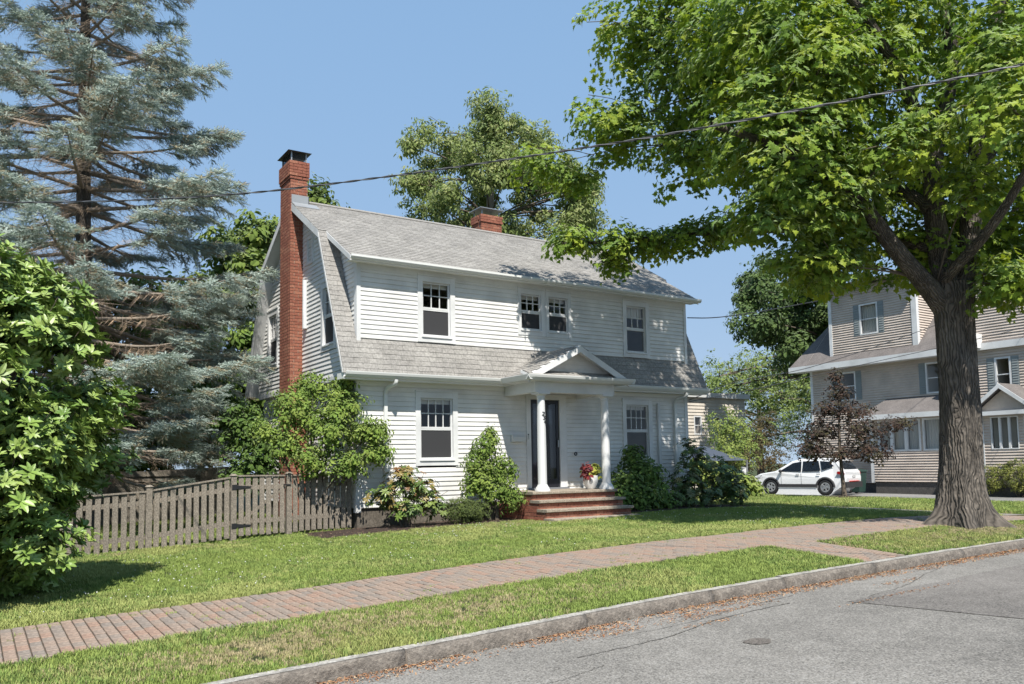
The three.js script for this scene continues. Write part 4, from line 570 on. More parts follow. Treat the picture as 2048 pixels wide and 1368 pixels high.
  // ornamental dark-leaved tree by the drive
  leafyTree('purple_leaf_tree', 'slender small tree with sparse dark bronze leaves beside the drive', null, [21.5, G(21.5, -3.8), -3.8], [21.5, 4.2, -3.8], 0.085, [[21.50, 3.9, -3.80, 0.5, 0.5, 0.5, 40], [21.20, 3.2, -4.10, 0.8, 0.5, 0.8, 70], [21.80, 3.1, -3.50, 0.9, 0.5, 0.9, 76], [21.10, 2.4, -4.50, 1.0, 0.5, 0.8, 90], [21.90, 2.3, -3.10, 1.1, 0.5, 0.9, 96], [20.80, 1.7, -4.70, 1.1, 0.45, 0.8, 80], [22.00, 1.6, -3.00, 1.2, 0.45, 0.9, 84], [21.40, 1.5, -3.80, 0.9, 0.4, 0.9, 60], [21.40, 4.5, -3.90, 0.28, 0.4, 0.28, 14], [22.60, 2.6, -2.10, 0.7, 0.3, 0.6, 34]], cluster(elliptic(0.1, 0.06), 12, 0.24, r), LM.soft, [[0.05, 0.028, 0.022], [0.07, 0.042, 0.03], [0.035, 0.026, 0.02], [0.06, 0.055, 0.028]], 209, { low: 4, twigs: 6, barkMat: MAT.twig });
}
// --- blue spruce ---
{
  const t = thing('blue_spruce', 'tall blue spruce with bare lower boughs behind the picket fence', 'tree'), r = RNG(300), bx = -4.6, bz = -5.6, H = 19.5;
  add('trunk', tube(curve([V(bx, -0.2, bz), V(bx + 0.05, 5, bz), V(bx - 0.05, 12, bz), V(bx, H, bz)], 24), Array.from({ length: 25 }, (_, i) => lerp(0.27, 0.03, i / 24)), 14, 0.12, 4), MAT.bark, t);
  // sprig: short twig thick with needles
  const sprig = (() => { const g = new GB(); for (const [ox, oy, oz, yaw, pit, L] of [[0, 0, 0, 0, 0, 0.26], [0, 0, 0.05, 0.75, 0.1, 0.17], [0, 0, 0.08, -0.75, 0.1, 0.16], [0, 0, 0.13, 0.6, -0.15, 0.12], [0, 0, 0.02, -0.5, -0.5, 0.15]]) { const f = V(Math.sin(yaw) * Math.cos(pit), Math.sin(pit), Math.cos(yaw) * Math.cos(pit)), u = V(0, 1, 0).addScaledVector(f, -f.y).normalize(), w = V().crossVectors(f, u), n = Math.round(L * 130); for (let k = 0; k < n; k++) { const p = V(ox, oy, oz).addScaledVector(f, k / n * L), an = k * 2.4, d = V().addScaledVector(w, Math.cos(an)).addScaledVector(u, Math.sin(an)).addScaledVector(f, 0.8).normalize(), s = V().crossVectors(d, f).setLength(0.0052); g.tri(V().copy(p).add(s), V().copy(p).sub(s), V().copy(p).addScaledVector(d, 0.034)); } } return g.build(); })();
  const bare = (() => { const g = new GB(); for (let k = 0; k < 9; k++) { const z = k / 9 * 0.34, a = k * 2.1, l = rr(0.1, 0.24, r), d = V(Math.cos(a), Math.sin(a) * 0.6, 0.7).normalize(), s = V(-Math.sin(a), Math.cos(a), 0).multiplyScalar(0.004), p = V(0, 0, z); g.tri(V().copy(p).add(s), V().copy(p).sub(s), V().copy(p).addScaledVector(d, l)); } return g.build(); })();
  const limbs = [], list = [], dead = [], Z = V(0, 0, 1), put = (arr, p, d, s, k) => arr.push([p.clone(), d.clone(), s, k]);
  for (let y = 1.5; y < H - 0.4; y += rr(0.34, 0.54, r)) {
    const f = y / H, len = (y < 3.2 ? lerp(3.4, 4.7, (y - 1.5) / 1.7) : 4.45 * (1 - Math.pow((y - 3.2) / (H - 3.2), 1.15)) + 0.3), nb = Math.round(lerp(6, 5, f)), ph = r() * 6.283;
    for (let b = 0; b < nb; b++) {
      const a = ph + b / nb * 6.283 + rr(-0.3, 0.3, r), L = len * rr(0.72, 1.12, r), dir = V(Math.cos(a), 0, Math.sin(a)), rise = lerp(-0.32, 0.22, f) + rr(-0.1, 0.1, r);
      if (bx + dir.x * L > -0.5 && Math.abs(bz + dir.z * L + 3.2) < 3.6 && y < 7.6) continue;   // keep clear of the gable
      const p0 = V(bx, y, bz), p1 = V().copy(p0).addScaledVector(dir, L * 0.55).add(V(0, rise * L * 0.55 + 0.1 * L * 0.3, 0)), p2 = V().copy(p0).addScaledVector(dir, L).add(V(0, rise * L * 0.75 + 0.12 * L, 0));
      const n = 10, pts = curve([p0, p1, p2], n); limbs.push(tube(pts, pts.map((_, i) => lerp(0.035 + L * 0.006, 0.007, i / n)), 5));
      const bareTo = lerp(0.64, 0.42, clamp(f * 1.2, 0, 1)) * rr(0.65, 1.2, r), side = V(-dir.z, 0, dir.x), m = Math.round(L * 13);
      for (let i = 0; i < m; i++) {
        const u = (i + r()) / m, k = Math.min(n - 1, Math.floor(u * n)), p = V().lerpVectors(pts[k], pts[k + 1], u * n - k), s = i % 2 ? 1 : -1, wl = L * 0.26 * Math.sin(Math.PI * clamp(0.12 + u * 0.86, 0, 1)) * rr(0.5, 1.1, r);
        const d = V().copy(dir).multiplyScalar(0.75).addScaledVector(side, s * 0.85).add(V(0, rr(-0.6, 0.0, r), 0)).normalize(), e = V().copy(p).addScaledVector(d, wl);
        if (u > bareTo) { limbs.push(tube([p, e], [0.008, 0.004], 3)); for (let q = 0; q < Math.max(2, wl / 0.13); q++) { const w = V().lerpVectors(p, e, (q + r()) / Math.max(2, wl / 0.13)), dd = V().copy(d).add(V(rr(-0.5, 0.5, r), rr(-0.25, 0.5, r), rr(-0.5, 0.5, r))).normalize(); put(list, w, dd, rr(0.85, 1.3, r)); put(list, w, V().copy(d).add(V(rr(-0.9, 0.9, r), rr(-0.5, 0.4, r), rr(-0.9, 0.9, r))).normalize(), rr(0.8, 1.15, r)); } }
        else { limbs.push(tube([p, V().lerpVectors(p, e, 0.8)], [0.007, 0.003], 3)); put(dead, V().lerpVectors(p, e, 0.3), d, rr(0.8, 1.3, r)); if (r() < 0.5) put(dead, p, V().copy(d).add(V(0, rr(-0.8, 0.4, r), 0)).normalize(), rr(0.7, 1.2, r)); }
      }
    }
  }
  add('branches', mergeGeometries(limbs), MAT.greyTwig, t);
  const inst = (name, geo, mat, arr, tones) => { const m = shade(new THREE.InstancedMesh(geo, mat, arr.length)), c = new THREE.Color(); arr.forEach(([p, d, s], i) => { qq.setFromUnitVectors(Z, d); m.setMatrixAt(i, new THREE.Matrix4().compose(p, qq, V(s, s, s))); const k = tones[Math.floor(r() * tones.length)]; c.setRGB(...k); m.setColorAt(i, c); }); m.name = name; t.add(m); return stuff(m); };
  inst('needles', sprig, LM.needle, list, [[0.31, 0.385, 0.335], [0.37, 0.45, 0.395], [0.25, 0.31, 0.245], [0.43, 0.5, 0.445], [0.31, 0.275, 0.18]]);
  inst('bare_twigs', bare, MAT.greyTwig, dead, [[1.2, 1.1, 1], [0.9, 0.82, 0.75], [1.5, 1.3, 1.1]]);
  console.log('spruce', list.length, dead.length, limbs.length);
}
// shrubs: stems from the base into the blobs
function shrub(name, label, base, blobs, geo, mat, tones, seed, o = {}) {
  const t = thing(name, label, 'shrub', null, o.group), r = RNG(seed), st = [], y0 = G(base[0], base[1]) - 0.05;
  for (const [x, y, z, rx] of blobs) { const n = 8, a = V(base[0] + rr(-0.12, 0.12, r), y0, base[1] + rr(-0.12, 0.12, r)), pts = curve([a, V(lerp(a.x, x, 0.35), lerp(y0, y, 0.55), lerp(a.z, z, 0.35)), V(x, y, z)], n); st.push(tube(pts, pts.map((_, i) => lerp(o.stem ?? 0.025, 0.007, i / n)), 6)); for (let k = 0; k < 4; k++) { const s = pts[4 + k], e = V(x + rr(-0.8, 0.8, r) * rx, y + rr(-0.5, 0.9, r) * rx, z + rr(-0.8, 0.8, r) * rx); st.push(tube([s, V().lerpVectors(s, e, 0.5).add(V(0, 0.04, 0)), e], [0.009, 0.007, 0.004], 5)); } }
  add('stems', mergeGeometries(st), MAT.twig, t);
  stuff(scatter(t, 'foliage', geo, mat, blobList(blobs.map(b => [...b.slice(0, 6), Math.round(b[6] * (o.dense ?? 1.3))]), r, { ragged: 0.6, shell: 0.5, ...o }), tones, r));
  return t;
}
{
  const r = RNG(71), mag = whorl(elliptic(0.13, 0.05), 9, r, -0.6), rho = whorl(elliptic(0.12, 0.042), 8, r, -0.15), small = cluster(elliptic(0.075, 0.042), 13, 0.16, r, { pitch: 0.3 }), tiny = cluster(elliptic(0.03, 0.016), 16, 0.075, r), mid = cluster(elliptic(0.11, 0.06), 10, 0.19, r, { pitch: 0.3 });
  const gy = (x, z) => G(x, z);
  // magnolia-like shrub on the lawn
  const mb = subBlobs([-6.9, 1.85, 4.3], [1.55, 2.08, 1.6], 84, 110, 0.5, r, d => d.y > -0.95);
  shrub('magnolia_bush', 'tall broad-leaved green bush on the lawn before the picket fence', [-6.7, 4.3], mb, mag, LM.gloss, [[0.17, 0.265, 0.055], [0.2, 0.3, 0.065], [0.125, 0.21, 0.042], [0.25, 0.335, 0.09], [0.22, 0.3, 0.07]], 401, { stem: 0.045 });
  // corner shrub by the chimney, leaning over the fence end
  const cs = [[-0.85, 2.95, -0.4, 0.42, 0.3, 0.42, 80], [-0.3, 2.55, 0.05, 0.5, 0.36, 0.45, 110], [-1.3, 2.5, -0.3, 0.42, 0.4, 0.45, 84], [0.18, 2.0, 0.34, 0.45, 0.3, 0.36, 100], [-0.55, 2.05, 0.15, 0.5, 0.42, 0.45, 120], [-1.35, 1.8, -0.3, 0.45, 0.36, 0.42, 80], [0.3, 1.55, 0.4, 0.34, 0.24, 0.3, 60], [-0.3, 1.35, 0.3, 0.44, 0.32, 0.33, 84], [-0.95, 1.45, 0.1, 0.44, 0.34, 0.35, 80], [-0.2, 3.0, -0.2, 0.3, 0.22, 0.3, 40], [-1.75, 2.05, -0.5, 0.3, 0.26, 0.3, 36], [-1.0, 2.3, -0.1, 0.42, 0.4, 0.4, 84]];
  shrub('corner_shrub', 'bright green shrub spilling over the fence end at the house corner', [-0.75, -0.55], cs, small, LM.soft, [[0.17, 0.265, 0.05], [0.135, 0.225, 0.042], [0.21, 0.295, 0.065]], 402, { stem: 0.04 });
  shrub('understory_shrub', 'dark green shrub behind the fence near the chimney foot', [-1.7, -2.0], [[-1.8, 1.3, -2.0, 0.6, 0.6, 0.5, 80], [-1.3, 1.7, -1.8, 0.5, 0.6, 0.5, 70], [-1.8, 2.2, -2.1, 0.6, 0.5, 0.5, 70]], mid, LM.soft, [[0.06, 0.125, 0.022], [0.08, 0.15, 0.026]], 403);
  shrub('rhododendron', 'rhododendron with yellow-bronze leaf tips under the ground floor window', [0.75, 0.75], [[0.62, 0.95, 0.8, 0.42, 0.3, 0.35, 52], [1.05, 0.85, 0.85, 0.42, 0.32, 0.35, 52], [0.2, 0.7, 0.8, 0.35, 0.25, 0.3, 36], [0.6, 0.5, 0.95, 0.5, 0.3, 0.35, 52], [1.25, 0.5, 0.95, 0.4, 0.3, 0.35, 44], [0.75, 1.15, 0.75, 0.25, 0.16, 0.25, 20]], rho, LM.gloss, [[0.12, 0.18, 0.035], [0.16, 0.21, 0.05], [0.085, 0.14, 0.03], [0.21, 0.16, 0.05], [0.2, 0.105, 0.045]], 404, { tone: (p, d, q) => clamp((p.y - 0.35) * 0.45 + q() * 0.65, 0, 0.99) });
  shrub('box_shrub', 'low rounded fine-leaved shrub between two larger shrubs by the steps', [1.95, 0.95], [[1.85, 0.38, 1.0, 0.42, 0.26, 0.36, 300], [2.25, 0.34, 0.95, 0.36, 0.24, 0.32, 220]], tiny, LM.soft, [[0.085, 0.125, 0.03], [0.105, 0.15, 0.035], [0.065, 0.1, 0.025]], 405, { stem: 0.014, shell: 0.35, ragged: 0.25 });
  shrub('leafy_shrub', 'upright light green shrub growing beside the front steps', [2.75, 0.8], [[2.65, 1.65, 0.75, 0.34, 0.28, 0.3, 60], [2.5, 1.3, 0.8, 0.42, 0.32, 0.34, 80], [2.95, 1.15, 0.85, 0.4, 0.32, 0.34, 80], [2.35, 0.95, 0.85, 0.4, 0.3, 0.32, 70], [2.8, 0.75, 0.95, 0.48, 0.3, 0.36, 80], [3.1, 0.55, 1.0, 0.35, 0.25, 0.3, 50], [2.78, 1.95, 0.72, 0.16, 0.16, 0.16, 16]], small, LM.soft, [[0.14, 0.225, 0.04], [0.105, 0.185, 0.03], [0.18, 0.26, 0.055]], 406);
  shrub('hydrangea_shrub', 'dark green shrub under the window between porch slab and downspout', [6.75, 0.8], [[6.5, 0.85, 0.9, 0.45, 0.32, 0.38, 62], [7.0, 1.2, 0.75, 0.45, 0.32, 0.36, 62], [7.35, 0.9, 0.85, 0.45, 0.34, 0.36, 60], [6.75, 0.5, 1.1, 0.5, 0.3, 0.4, 66], [7.3, 0.45, 1.1, 0.5, 0.28, 0.4, 56], [6.95, 1.5, 0.65, 0.22, 0.2, 0.22, 20], [6.25, 0.55, 0.95, 0.3, 0.25, 0.3, 30]], mid, LM.soft, [[0.1, 0.185, 0.04], [0.135, 0.225, 0.05], [0.08, 0.15, 0.034]], 407);
  shrub('rhododendron', 'large dark rhododendron at the far corner of the white house', [9.2, 0.85], [[8.4, 0.8, 0.95, 0.55, 0.42, 0.45, 74], [9.0, 1.3, 0.75, 0.5, 0.42, 0.45, 70], [9.6, 0.95, 0.95, 0.6, 0.45, 0.5, 80], [8.85, 0.45, 1.2, 0.65, 0.32, 0.45, 74], [9.8, 0.45, 1.2, 0.6, 0.32, 0.45, 68], [10.3, 0.7, 0.9, 0.45, 0.35, 0.4, 46], [8.9, 1.7, 0.6, 0.25, 0.22, 0.25, 18], [8.1, 0.42, 1.15, 0.5, 0.25, 0.4, 50]], rho, LM.gloss, [[0.09, 0.15, 0.04], [0.12, 0.18, 0.046], [0.07, 0.12, 0.034], [0.14, 0.145, 0.05]], 408);
  // plants beside and beyond the house's far corner
  shrub('sunlit_shrub', 'pale yellow-green large-leaved plants by the white railing', [18.2, -6.6], [[18.0, 0.55, -6.8, 0.8, 0.55, 0.6, 90], [18.8, 0.35, -6.4, 0.7, 0.42, 0.6, 80], [17.4, 0.9, -7.2, 0.8, 0.6, 0.7, 80], [19.2, 0.1, -6.3, 0.5, 0.3, 0.4, 40]], cluster(elliptic(0.22, 0.15), 9, 0.28, r), LM.soft, [[0.19, 0.27, 0.06], [0.15, 0.23, 0.05], [0.23, 0.3, 0.08]], 409);
  shrub('lilac_shrub', 'rounded yellow-green shrub tree in front of the beige house', [24.0, -12.5], [[24.6, 2.9, -12.5, 1.3, 1.1, 1.2, 130], [23.8, 1.6, -12.0, 0.9, 0.7, 0.9, 70], [25.4, 2.4, -12.5, 1.4, 1.1, 1.2, 120], [24.4, 1.6, -12.0, 1.6, 0.9, 1.2, 120], [22.4, 1.3, -12.8, 0.8, 0.6, 0.8, 44]], mid, LM.soft, [[0.18, 0.26, 0.06], [0.14, 0.215, 0.05], [0.22, 0.285, 0.075]], 410, { stem: 0.06 });
  shrub('bronze_shrub', 'brownish-leaved shrub standing behind the white car', [28.0, -13.6], [[27.6, 2.4, -13.4, 1.3, 1.3, 1.1, 130], [28.4, 1.4, -13.0, 1.4, 1.1, 1.1, 120], [26.6, 1.3, -13.4, 1.2, 1.0, 1.0, 100], [28.6, 3.2, -13.4, 1.0, 0.9, 0.9, 70]], mid, LM.soft, [[0.075, 0.065, 0.03], [0.09, 0.085, 0.03], [0.06, 0.05, 0.026], [0.11, 0.085, 0.04]], 411, { stem: 0.05 });
  shrub('hedge_shrub', 'rounded yellow-green hedge shrub against the tan house', [27.4, -0.2], [[27.3, 0.5, -1.1, 0.6, 0.6, 0.6, 170], [27.3, 0.55, -0.1, 0.7, 0.65, 0.7, 200], [27.3, 0.5, 1.0, 0.7, 0.6, 0.7, 160]], small, LM.soft, [[0.17, 0.2, 0.045], [0.13, 0.165, 0.035], [0.21, 0.235, 0.06]], 412, { shell: 0.3, ragged: 0.25 });
}
// ---------- fences ----------
function picketRun(t, xa, xb, ya, yb, ba, bb, z, n, r, mat) { // pickets between xa..xb; top and bottom heights interpolate
  for (let i = 0; i < n; i++) { const u = (i + 0.5) / n, x = lerp(xa, xb, u), w = 0.046, y1 = lerp(ya, yb, u) - 0.03, y0 = lerp(ba, bb, u) + rr(-0.01, 0.015, r), m = new GB().box(-w, w, 0, y1 - y0, -0.01, 0.01).mesh('picket', mat, t); m.position.set(x, y0, z + rr(-0.003, 0.003, r)); m.rotation.set(rr(-0.006, 0.006, r), rr(-0.02, 0.02, r), rr(-0.008, 0.008, r)); }
  const rail = (y0, y1, h, d, zz) => new GB().hexa([V(xa, y0, zz + d), V(xb, y1, zz + d), V(xb, y1, zz - d), V(xa, y0, zz - d), V(xa, y0 + h, zz + d), V(xb, y1 + h, zz + d), V(xb, y1 + h, zz - d), V(xa, y0 + h, zz - d)]).mesh('rail', mat, t);
  rail(ya - 0.028, yb - 0.028, 0.028, 0.035, z); rail(lerp(ba, ya, 0.2), lerp(bb, yb, 0.2), 0.085, 0.02, z - 0.034); rail(lerp(ba, ya, 0.76), lerp(bb, yb, 0.76), 0.085, 0.02, z - 0.034);
}
function fencePost(t, x, y0, y1, z, mat) { new GB().box(x - 0.05, x + 0.05, y0 - 0.1, y1, z - 0.05, z + 0.05).mesh('post', mat, t); const c = new GB(), a = 0.068; c.hexa([V(x - a, y1, z + a), V(x + a, y1, z + a), V(x + a, y1, z - a), V(x - a, y1, z - a), V(x - 0.03, y1 + 0.035, z + 0.03), V(x + 0.03, y1 + 0.035, z + 0.03), V(x + 0.03, y1 + 0.035, z - 0.03), V(x - 0.03, y1 + 0.035, z - 0.03)]); c.mesh('post_cap', mat, t); }
const woods = [MAT.fence, std([0.46, 0.42, 0.365], { roughness: 0.95, map: txWood })];
{
  const r = RNG(9), z = -0.1, ga = x => G(x, z);
  const f1 = thing('picket_fence', 'weathered grey picket fence section between the gate and the house', 'fence');
  picketRun(f1, -1.31, -0.06, 1.17, 1.19, 0.05, 0.07, z, 10, r, woods[0]); fencePost(f1, -1.38, -0.02, 1.19, z, woods[0]);
  { const s = new GB().box(-0.61, -0.47, 0.9, 0.985, z + 0.012, z + 0.018).mesh('sign_plate', std([0.5, 0.45, 0.34], { roughness: 0.7 }), f1); s.userData.label = 'small tan sign plate'; }
  const gt = thing('picket_gate', 'weathered grey picket gate hung on black strap hinges', 'gate');
  picketRun(gt, -2.37, -1.45, 1.18, 1.17, 0.02, 0.04, z + 0.015, 7, r, woods[1]);
  new GB().hexa([V(-2.36, 0.28, z - 0.02), V(-2.28, 0.28, z - 0.02), V(-2.28, 0.28, z - 0.045), V(-2.36, 0.28, z - 0.045), V(-1.54, 0.9, z - 0.02), V(-1.46, 0.9, z - 0.02), V(-1.46, 0.9, z - 0.045), V(-1.54, 0.9, z - 0.045)]).mesh('brace', woods[1], gt);
  for (const y of [0.22, 0.95]) { const h = new GB(); h.prism([[-2.4, y - 0.035], [-2.4, y + 0.035], [-2.12, y + 0.012], [-2.12, y - 0.012]], 'z', z + 0.032, z + 0.04).box(-2.49, -2.4, y - 0.05, y + 0.05, z + 0.052, z + 0.058); h.mesh('hinge', MAT.black, gt); }
  new GB().box(-1.5, -1.36, 0.96, 0.985, z + 0.035, z + 0.065).mesh('latch', MAT.black, gt);
  const f2 = thing('picket_fence', 'weathered picket fence section whose top steps down from the gate', 'fence');
  fencePost(f2, -2.45, -0.07, 1.17, z, woods[0]); picketRun(f2, -3.88, -2.5, 0.95, 1.15, -0.15, 0.0, z, 10, r, woods[1]);
  const f3 = thing('picket_fence', 'weathered picket fence section running behind the broad-leaved bush', 'fence');
  fencePost(f3, -3.94, -0.18, 1.0, z, woods[0]); picketRun(f3, -5.7, -3.99, 0.84, 0.93, -0.26, -0.16, z, 12, r, woods[0]); fencePost(f3, -5.76, -0.25, 0.92, z, woods[0]); picketRun(f3, -7.6, -5.8, 0.76, 0.83, -0.36, -0.26, z, 12, r, woods[0]);
  // tall board fence at the back of the yard
  const bf = thing('board_fence', 'tall pale grey board fence along the rear lot line', 'fence');
  for (let i = 0; i < 46; i++) { const x = -7 + i * 0.142, m = new GB().box(-0.069, 0.069, 0, 1.3, -0.01, 0.01).mesh('board', MAT.fenceFar, bf); m.position.set(x, G(x, -7.4) + 0.05, -7.4 + rr(-0.004, 0.004, r)); }
  for (const x of [-6.2, -3.8, -1.4]) new GB().box(x - 0.05, x + 0.05, -0.3, G(x, -7.4) + 1.5, -7.39, -7.29).mesh('post', MAT.fenceFar, bf);
  for (const [a, b] of [[-6.15, -3.85], [-3.75, -1.45]]) new GB().box(a, b, G(a, -7.4) + 1.26, G(a, -7.4) + 1.4, -7.42, -7.35).mesh('top_board', MAT.fenceFar, bf);
}
// ---------- flower pot on the porch ----------
{
  const p = thing('flower_pot', 'rounded white pot of red and yellow-green coleus on the porch slab', 'flower pot', [5.3, 0.702, 1.02]), r = RNG(88);
  add('pot', new THREE.LatheGeometry([[0, 0], [0.095, 0], [0.11, 0.02], [0.165, 0.14], [0.18, 0.22], [0.172, 0.29], [0.178, 0.31], [0.165, 0.312], [0.155, 0.27], [0, 0.26]].map(q => new THREE.Vector2(...q)), 32), std([0.72, 0.71, 0.69], { roughness: 0.35 }), p);
  const cl = cluster(elliptic(0.075, 0.05), 9, 0.08, r), A = blobList([[0.04, 0.4, 0, 0.17, 0.11, 0.16, 60], [0.1, 0.47, 0.0, 0.1, 0.08, 0.1, 24]], r), B = blobList([[-0.11, 0.46, 0.02, 0.1, 0.09, 0.1, 30], [-0.16, 0.32, 0.06, 0.05, 0.1, 0.05, 12]], r);
  stuff(scatter(p, 'green_foliage', cl, LM.soft, A, [[0.26, 0.3, 0.04], [0.2, 0.26, 0.04], [0.3, 0.31, 0.06]], r)); stuff(scatter(p, 'red_foliage', cl, LM.soft, B, [[0.2, 0.03, 0.035], [0.12, 0.02, 0.03]], r));
  stuff(scatter(p, 'violet_flowers', cluster(elliptic(0.035, 0.03), 8, 0.04, r), LM.soft, blobList([[0.0, 0.54, 0, 0.06, 0.04, 0.06, 10]], r), [[0.22, 0.1, 0.4]], r));
}
// ---------- mulch beds ----------
{
  const bed = (name, ring, lift) => { const g = new GB(), c = V(0, 0, 0); ring.forEach(q => { c.x += q[0] / ring.length; c.z += q[1] / ring.length; }); const N = 5, P = (q, t) => { const x = lerp(c.x, q[0], t), z = lerp(c.z, q[1], t); return V(x, G(x, z) + lift * (1 - t * t * 0.9) + 0.006, z); }; for (let i = 0; i < ring.length; i++) { const a = ring[i], b = ring[(i + 1) % ring.length]; for (let k = 0; k < N; k++) { const p = P(a, k / N), q = P(b, k / N), s = P(a, (k + 1) / N), t = P(b, (k + 1) / N); const n = V().subVectors(s, p).cross(V().subVectors(t, p)); if (n.y > 0) g.quad(p, s, t, q); else g.quad(p, q, t, s); } } return structure(g.mesh(name, MAT.mulch)); };
  const wob = (x0, x1, z0, zf, r) => { const a = []; for (let x = x0; x <= x1 + 0.01; x += 0.3) a.push([x, zf + (fbm(x * 1.3, 4) - 0.5) * 0.3]); for (let x = x1; x >= x0 - 0.01; x -= 0.3) a.push([x, z0]); return a; };
  bed('mulch_bed', wob(-1.2, 3.35, -0.05, 1.45), 0.03); bed('mulch_bed', wob(5.9, 11.0, -0.05, 1.75), 0.03);
  const ring = []; for (let k = 0; k < 20; k++) { const a = k / 20 * 6.283; ring.push([21.5 + Math.cos(a) * 0.9, -3.8 + Math.sin(a) * 1.1]); } bed('mulch_ring', ring, 0.1);
}
// ---------- neighbour's tan house across the side lot ----------
const NB = { tan: std([0.62, 0.53, 0.455], { roughness: 0.7, map: txMottle }), roof: std([0.24, 0.22, 0.215], { roughness: 0.95, map: txShingle }), found: std([0.14, 0.14, 0.145], { roughness: 0.9, map: txGranite }), shut: std([0.21, 0.235, 0.235], { roughness: 0.6 }), cream: std([0.62, 0.56, 0.48], { roughness: 0.8, map: txMottle }) };
function plainWindow(parent, pos, turn, w, h, o = {}) { // trimmed window with glass over a dark room, optional curtains and shutters
  const g = grp('window', parent); g.position.set(...pos); g.rotation.y = turn; const t = o.trim ?? 0.07;
  new GB().box(-w / 2 - t, -w / 2, -t, h + t, -0.05, 0.05).box(w / 2, w / 2 + t, -t, h + t, -0.05, 0.05).box(-w / 2, w / 2, h, h + t, -0.05, 0.048).box(-w / 2, w / 2, -t, 0, -0.05, 0.052).mesh('frame', MAT.trim, g);
  if (!o.fixed) new GB().box(-w / 2, w / 2, h / 2 - 0.02, h / 2 + 0.02, -0.03, 0.02).mesh('meeting_rail', MAT.trim, g);
  const p = add('pane', new THREE.PlaneGeometry(w, h), MAT.glass, g); p.position.set(0, h / 2, -0.01);
  new GB().box(-w / 2 - 0.06, w / 2 + 0.06, -0.06, h + 0.06, -1.42, -1.4).mesh('room_wall', MAT.room, g);
  const sides = new GB(); sides.box(-w / 2 - 0.07, -w / 2 - 0.06, -0.06, h + 0.06, -1.4, -0.055).box(w / 2 + 0.06, w / 2 + 0.07, -0.06, h + 0.06, -1.4, -0.055).box(-w / 2 - 0.06, w / 2 + 0.06, h + 0.06, h + 0.07, -1.4, -0.055).box(-w / 2 - 0.06, w / 2 + 0.06, -0.07, -0.06, -1.4, -0.055); sides.mesh('reveal', MAT.room, g);
  if (o.curtain) { const c = new GB(); for (let k = 0; k < 14; k++) { const a = -w / 2 + w * k / 14, b = a + w / 14, z = k % 2 ? -0.16 : -0.12, z2 = k % 2 ? -0.12 : -0.16; c.quad(V(a, 0, z), V(b, 0, z2), V(b, h, z2), V(a, h, z)); } const m = c.mesh('curtain', std([0.42, 0.41, 0.37], { roughness: 1, side: THREE.DoubleSide }), g); }
  if (o.shutters) for (const s of [-1, 1]) { const a = s * (w / 2 + t + 0.16), sh = new GB().box(a - 0.15, a + 0.15, -t, h + t, 0.02, 0.045); for (let k = 0; k < 12; k++) { const y = 0.02 + k * (h - 0.04) / 12; sh.prism([[0.045, y], [0.062, y + 0.01], [0.045, y + h / 12 - 0.02]], 'x', a - 0.11, a + 0.11); } sh.mesh('shutter', NB.shut, g); }
  return g;
}
function sidingRows(parent, x0, x1, y0, y1, mat, spanFn, holes = [], e = 0.115) { for (let y = y0; y < y1 - 0.02; y += e) { let segs = spanFn ? spanFn(y) : [[x0, x1]]; for (const [a, b, c, d] of holes) if (c < y + e - 0.03 && d > y + 0.03) segs = segs.flatMap(([s, t]) => b <= s || a >= t ? [[s, t]] : [[s, Math.min(a, t)], [Math.max(b, s), t]].filter(q => q[1] - q[0] > 0.02)); for (const [s, t] of segs) new GB().prism([[-0.06, y], [0.042, y], [0.045, y + 0.012], [0.003, Math.min(y1, y + e) - 0.001], [-0.06, Math.min(y1, y + e) - 0.001]], 'x', s, t).mesh('clapboard', mat, parent); } }
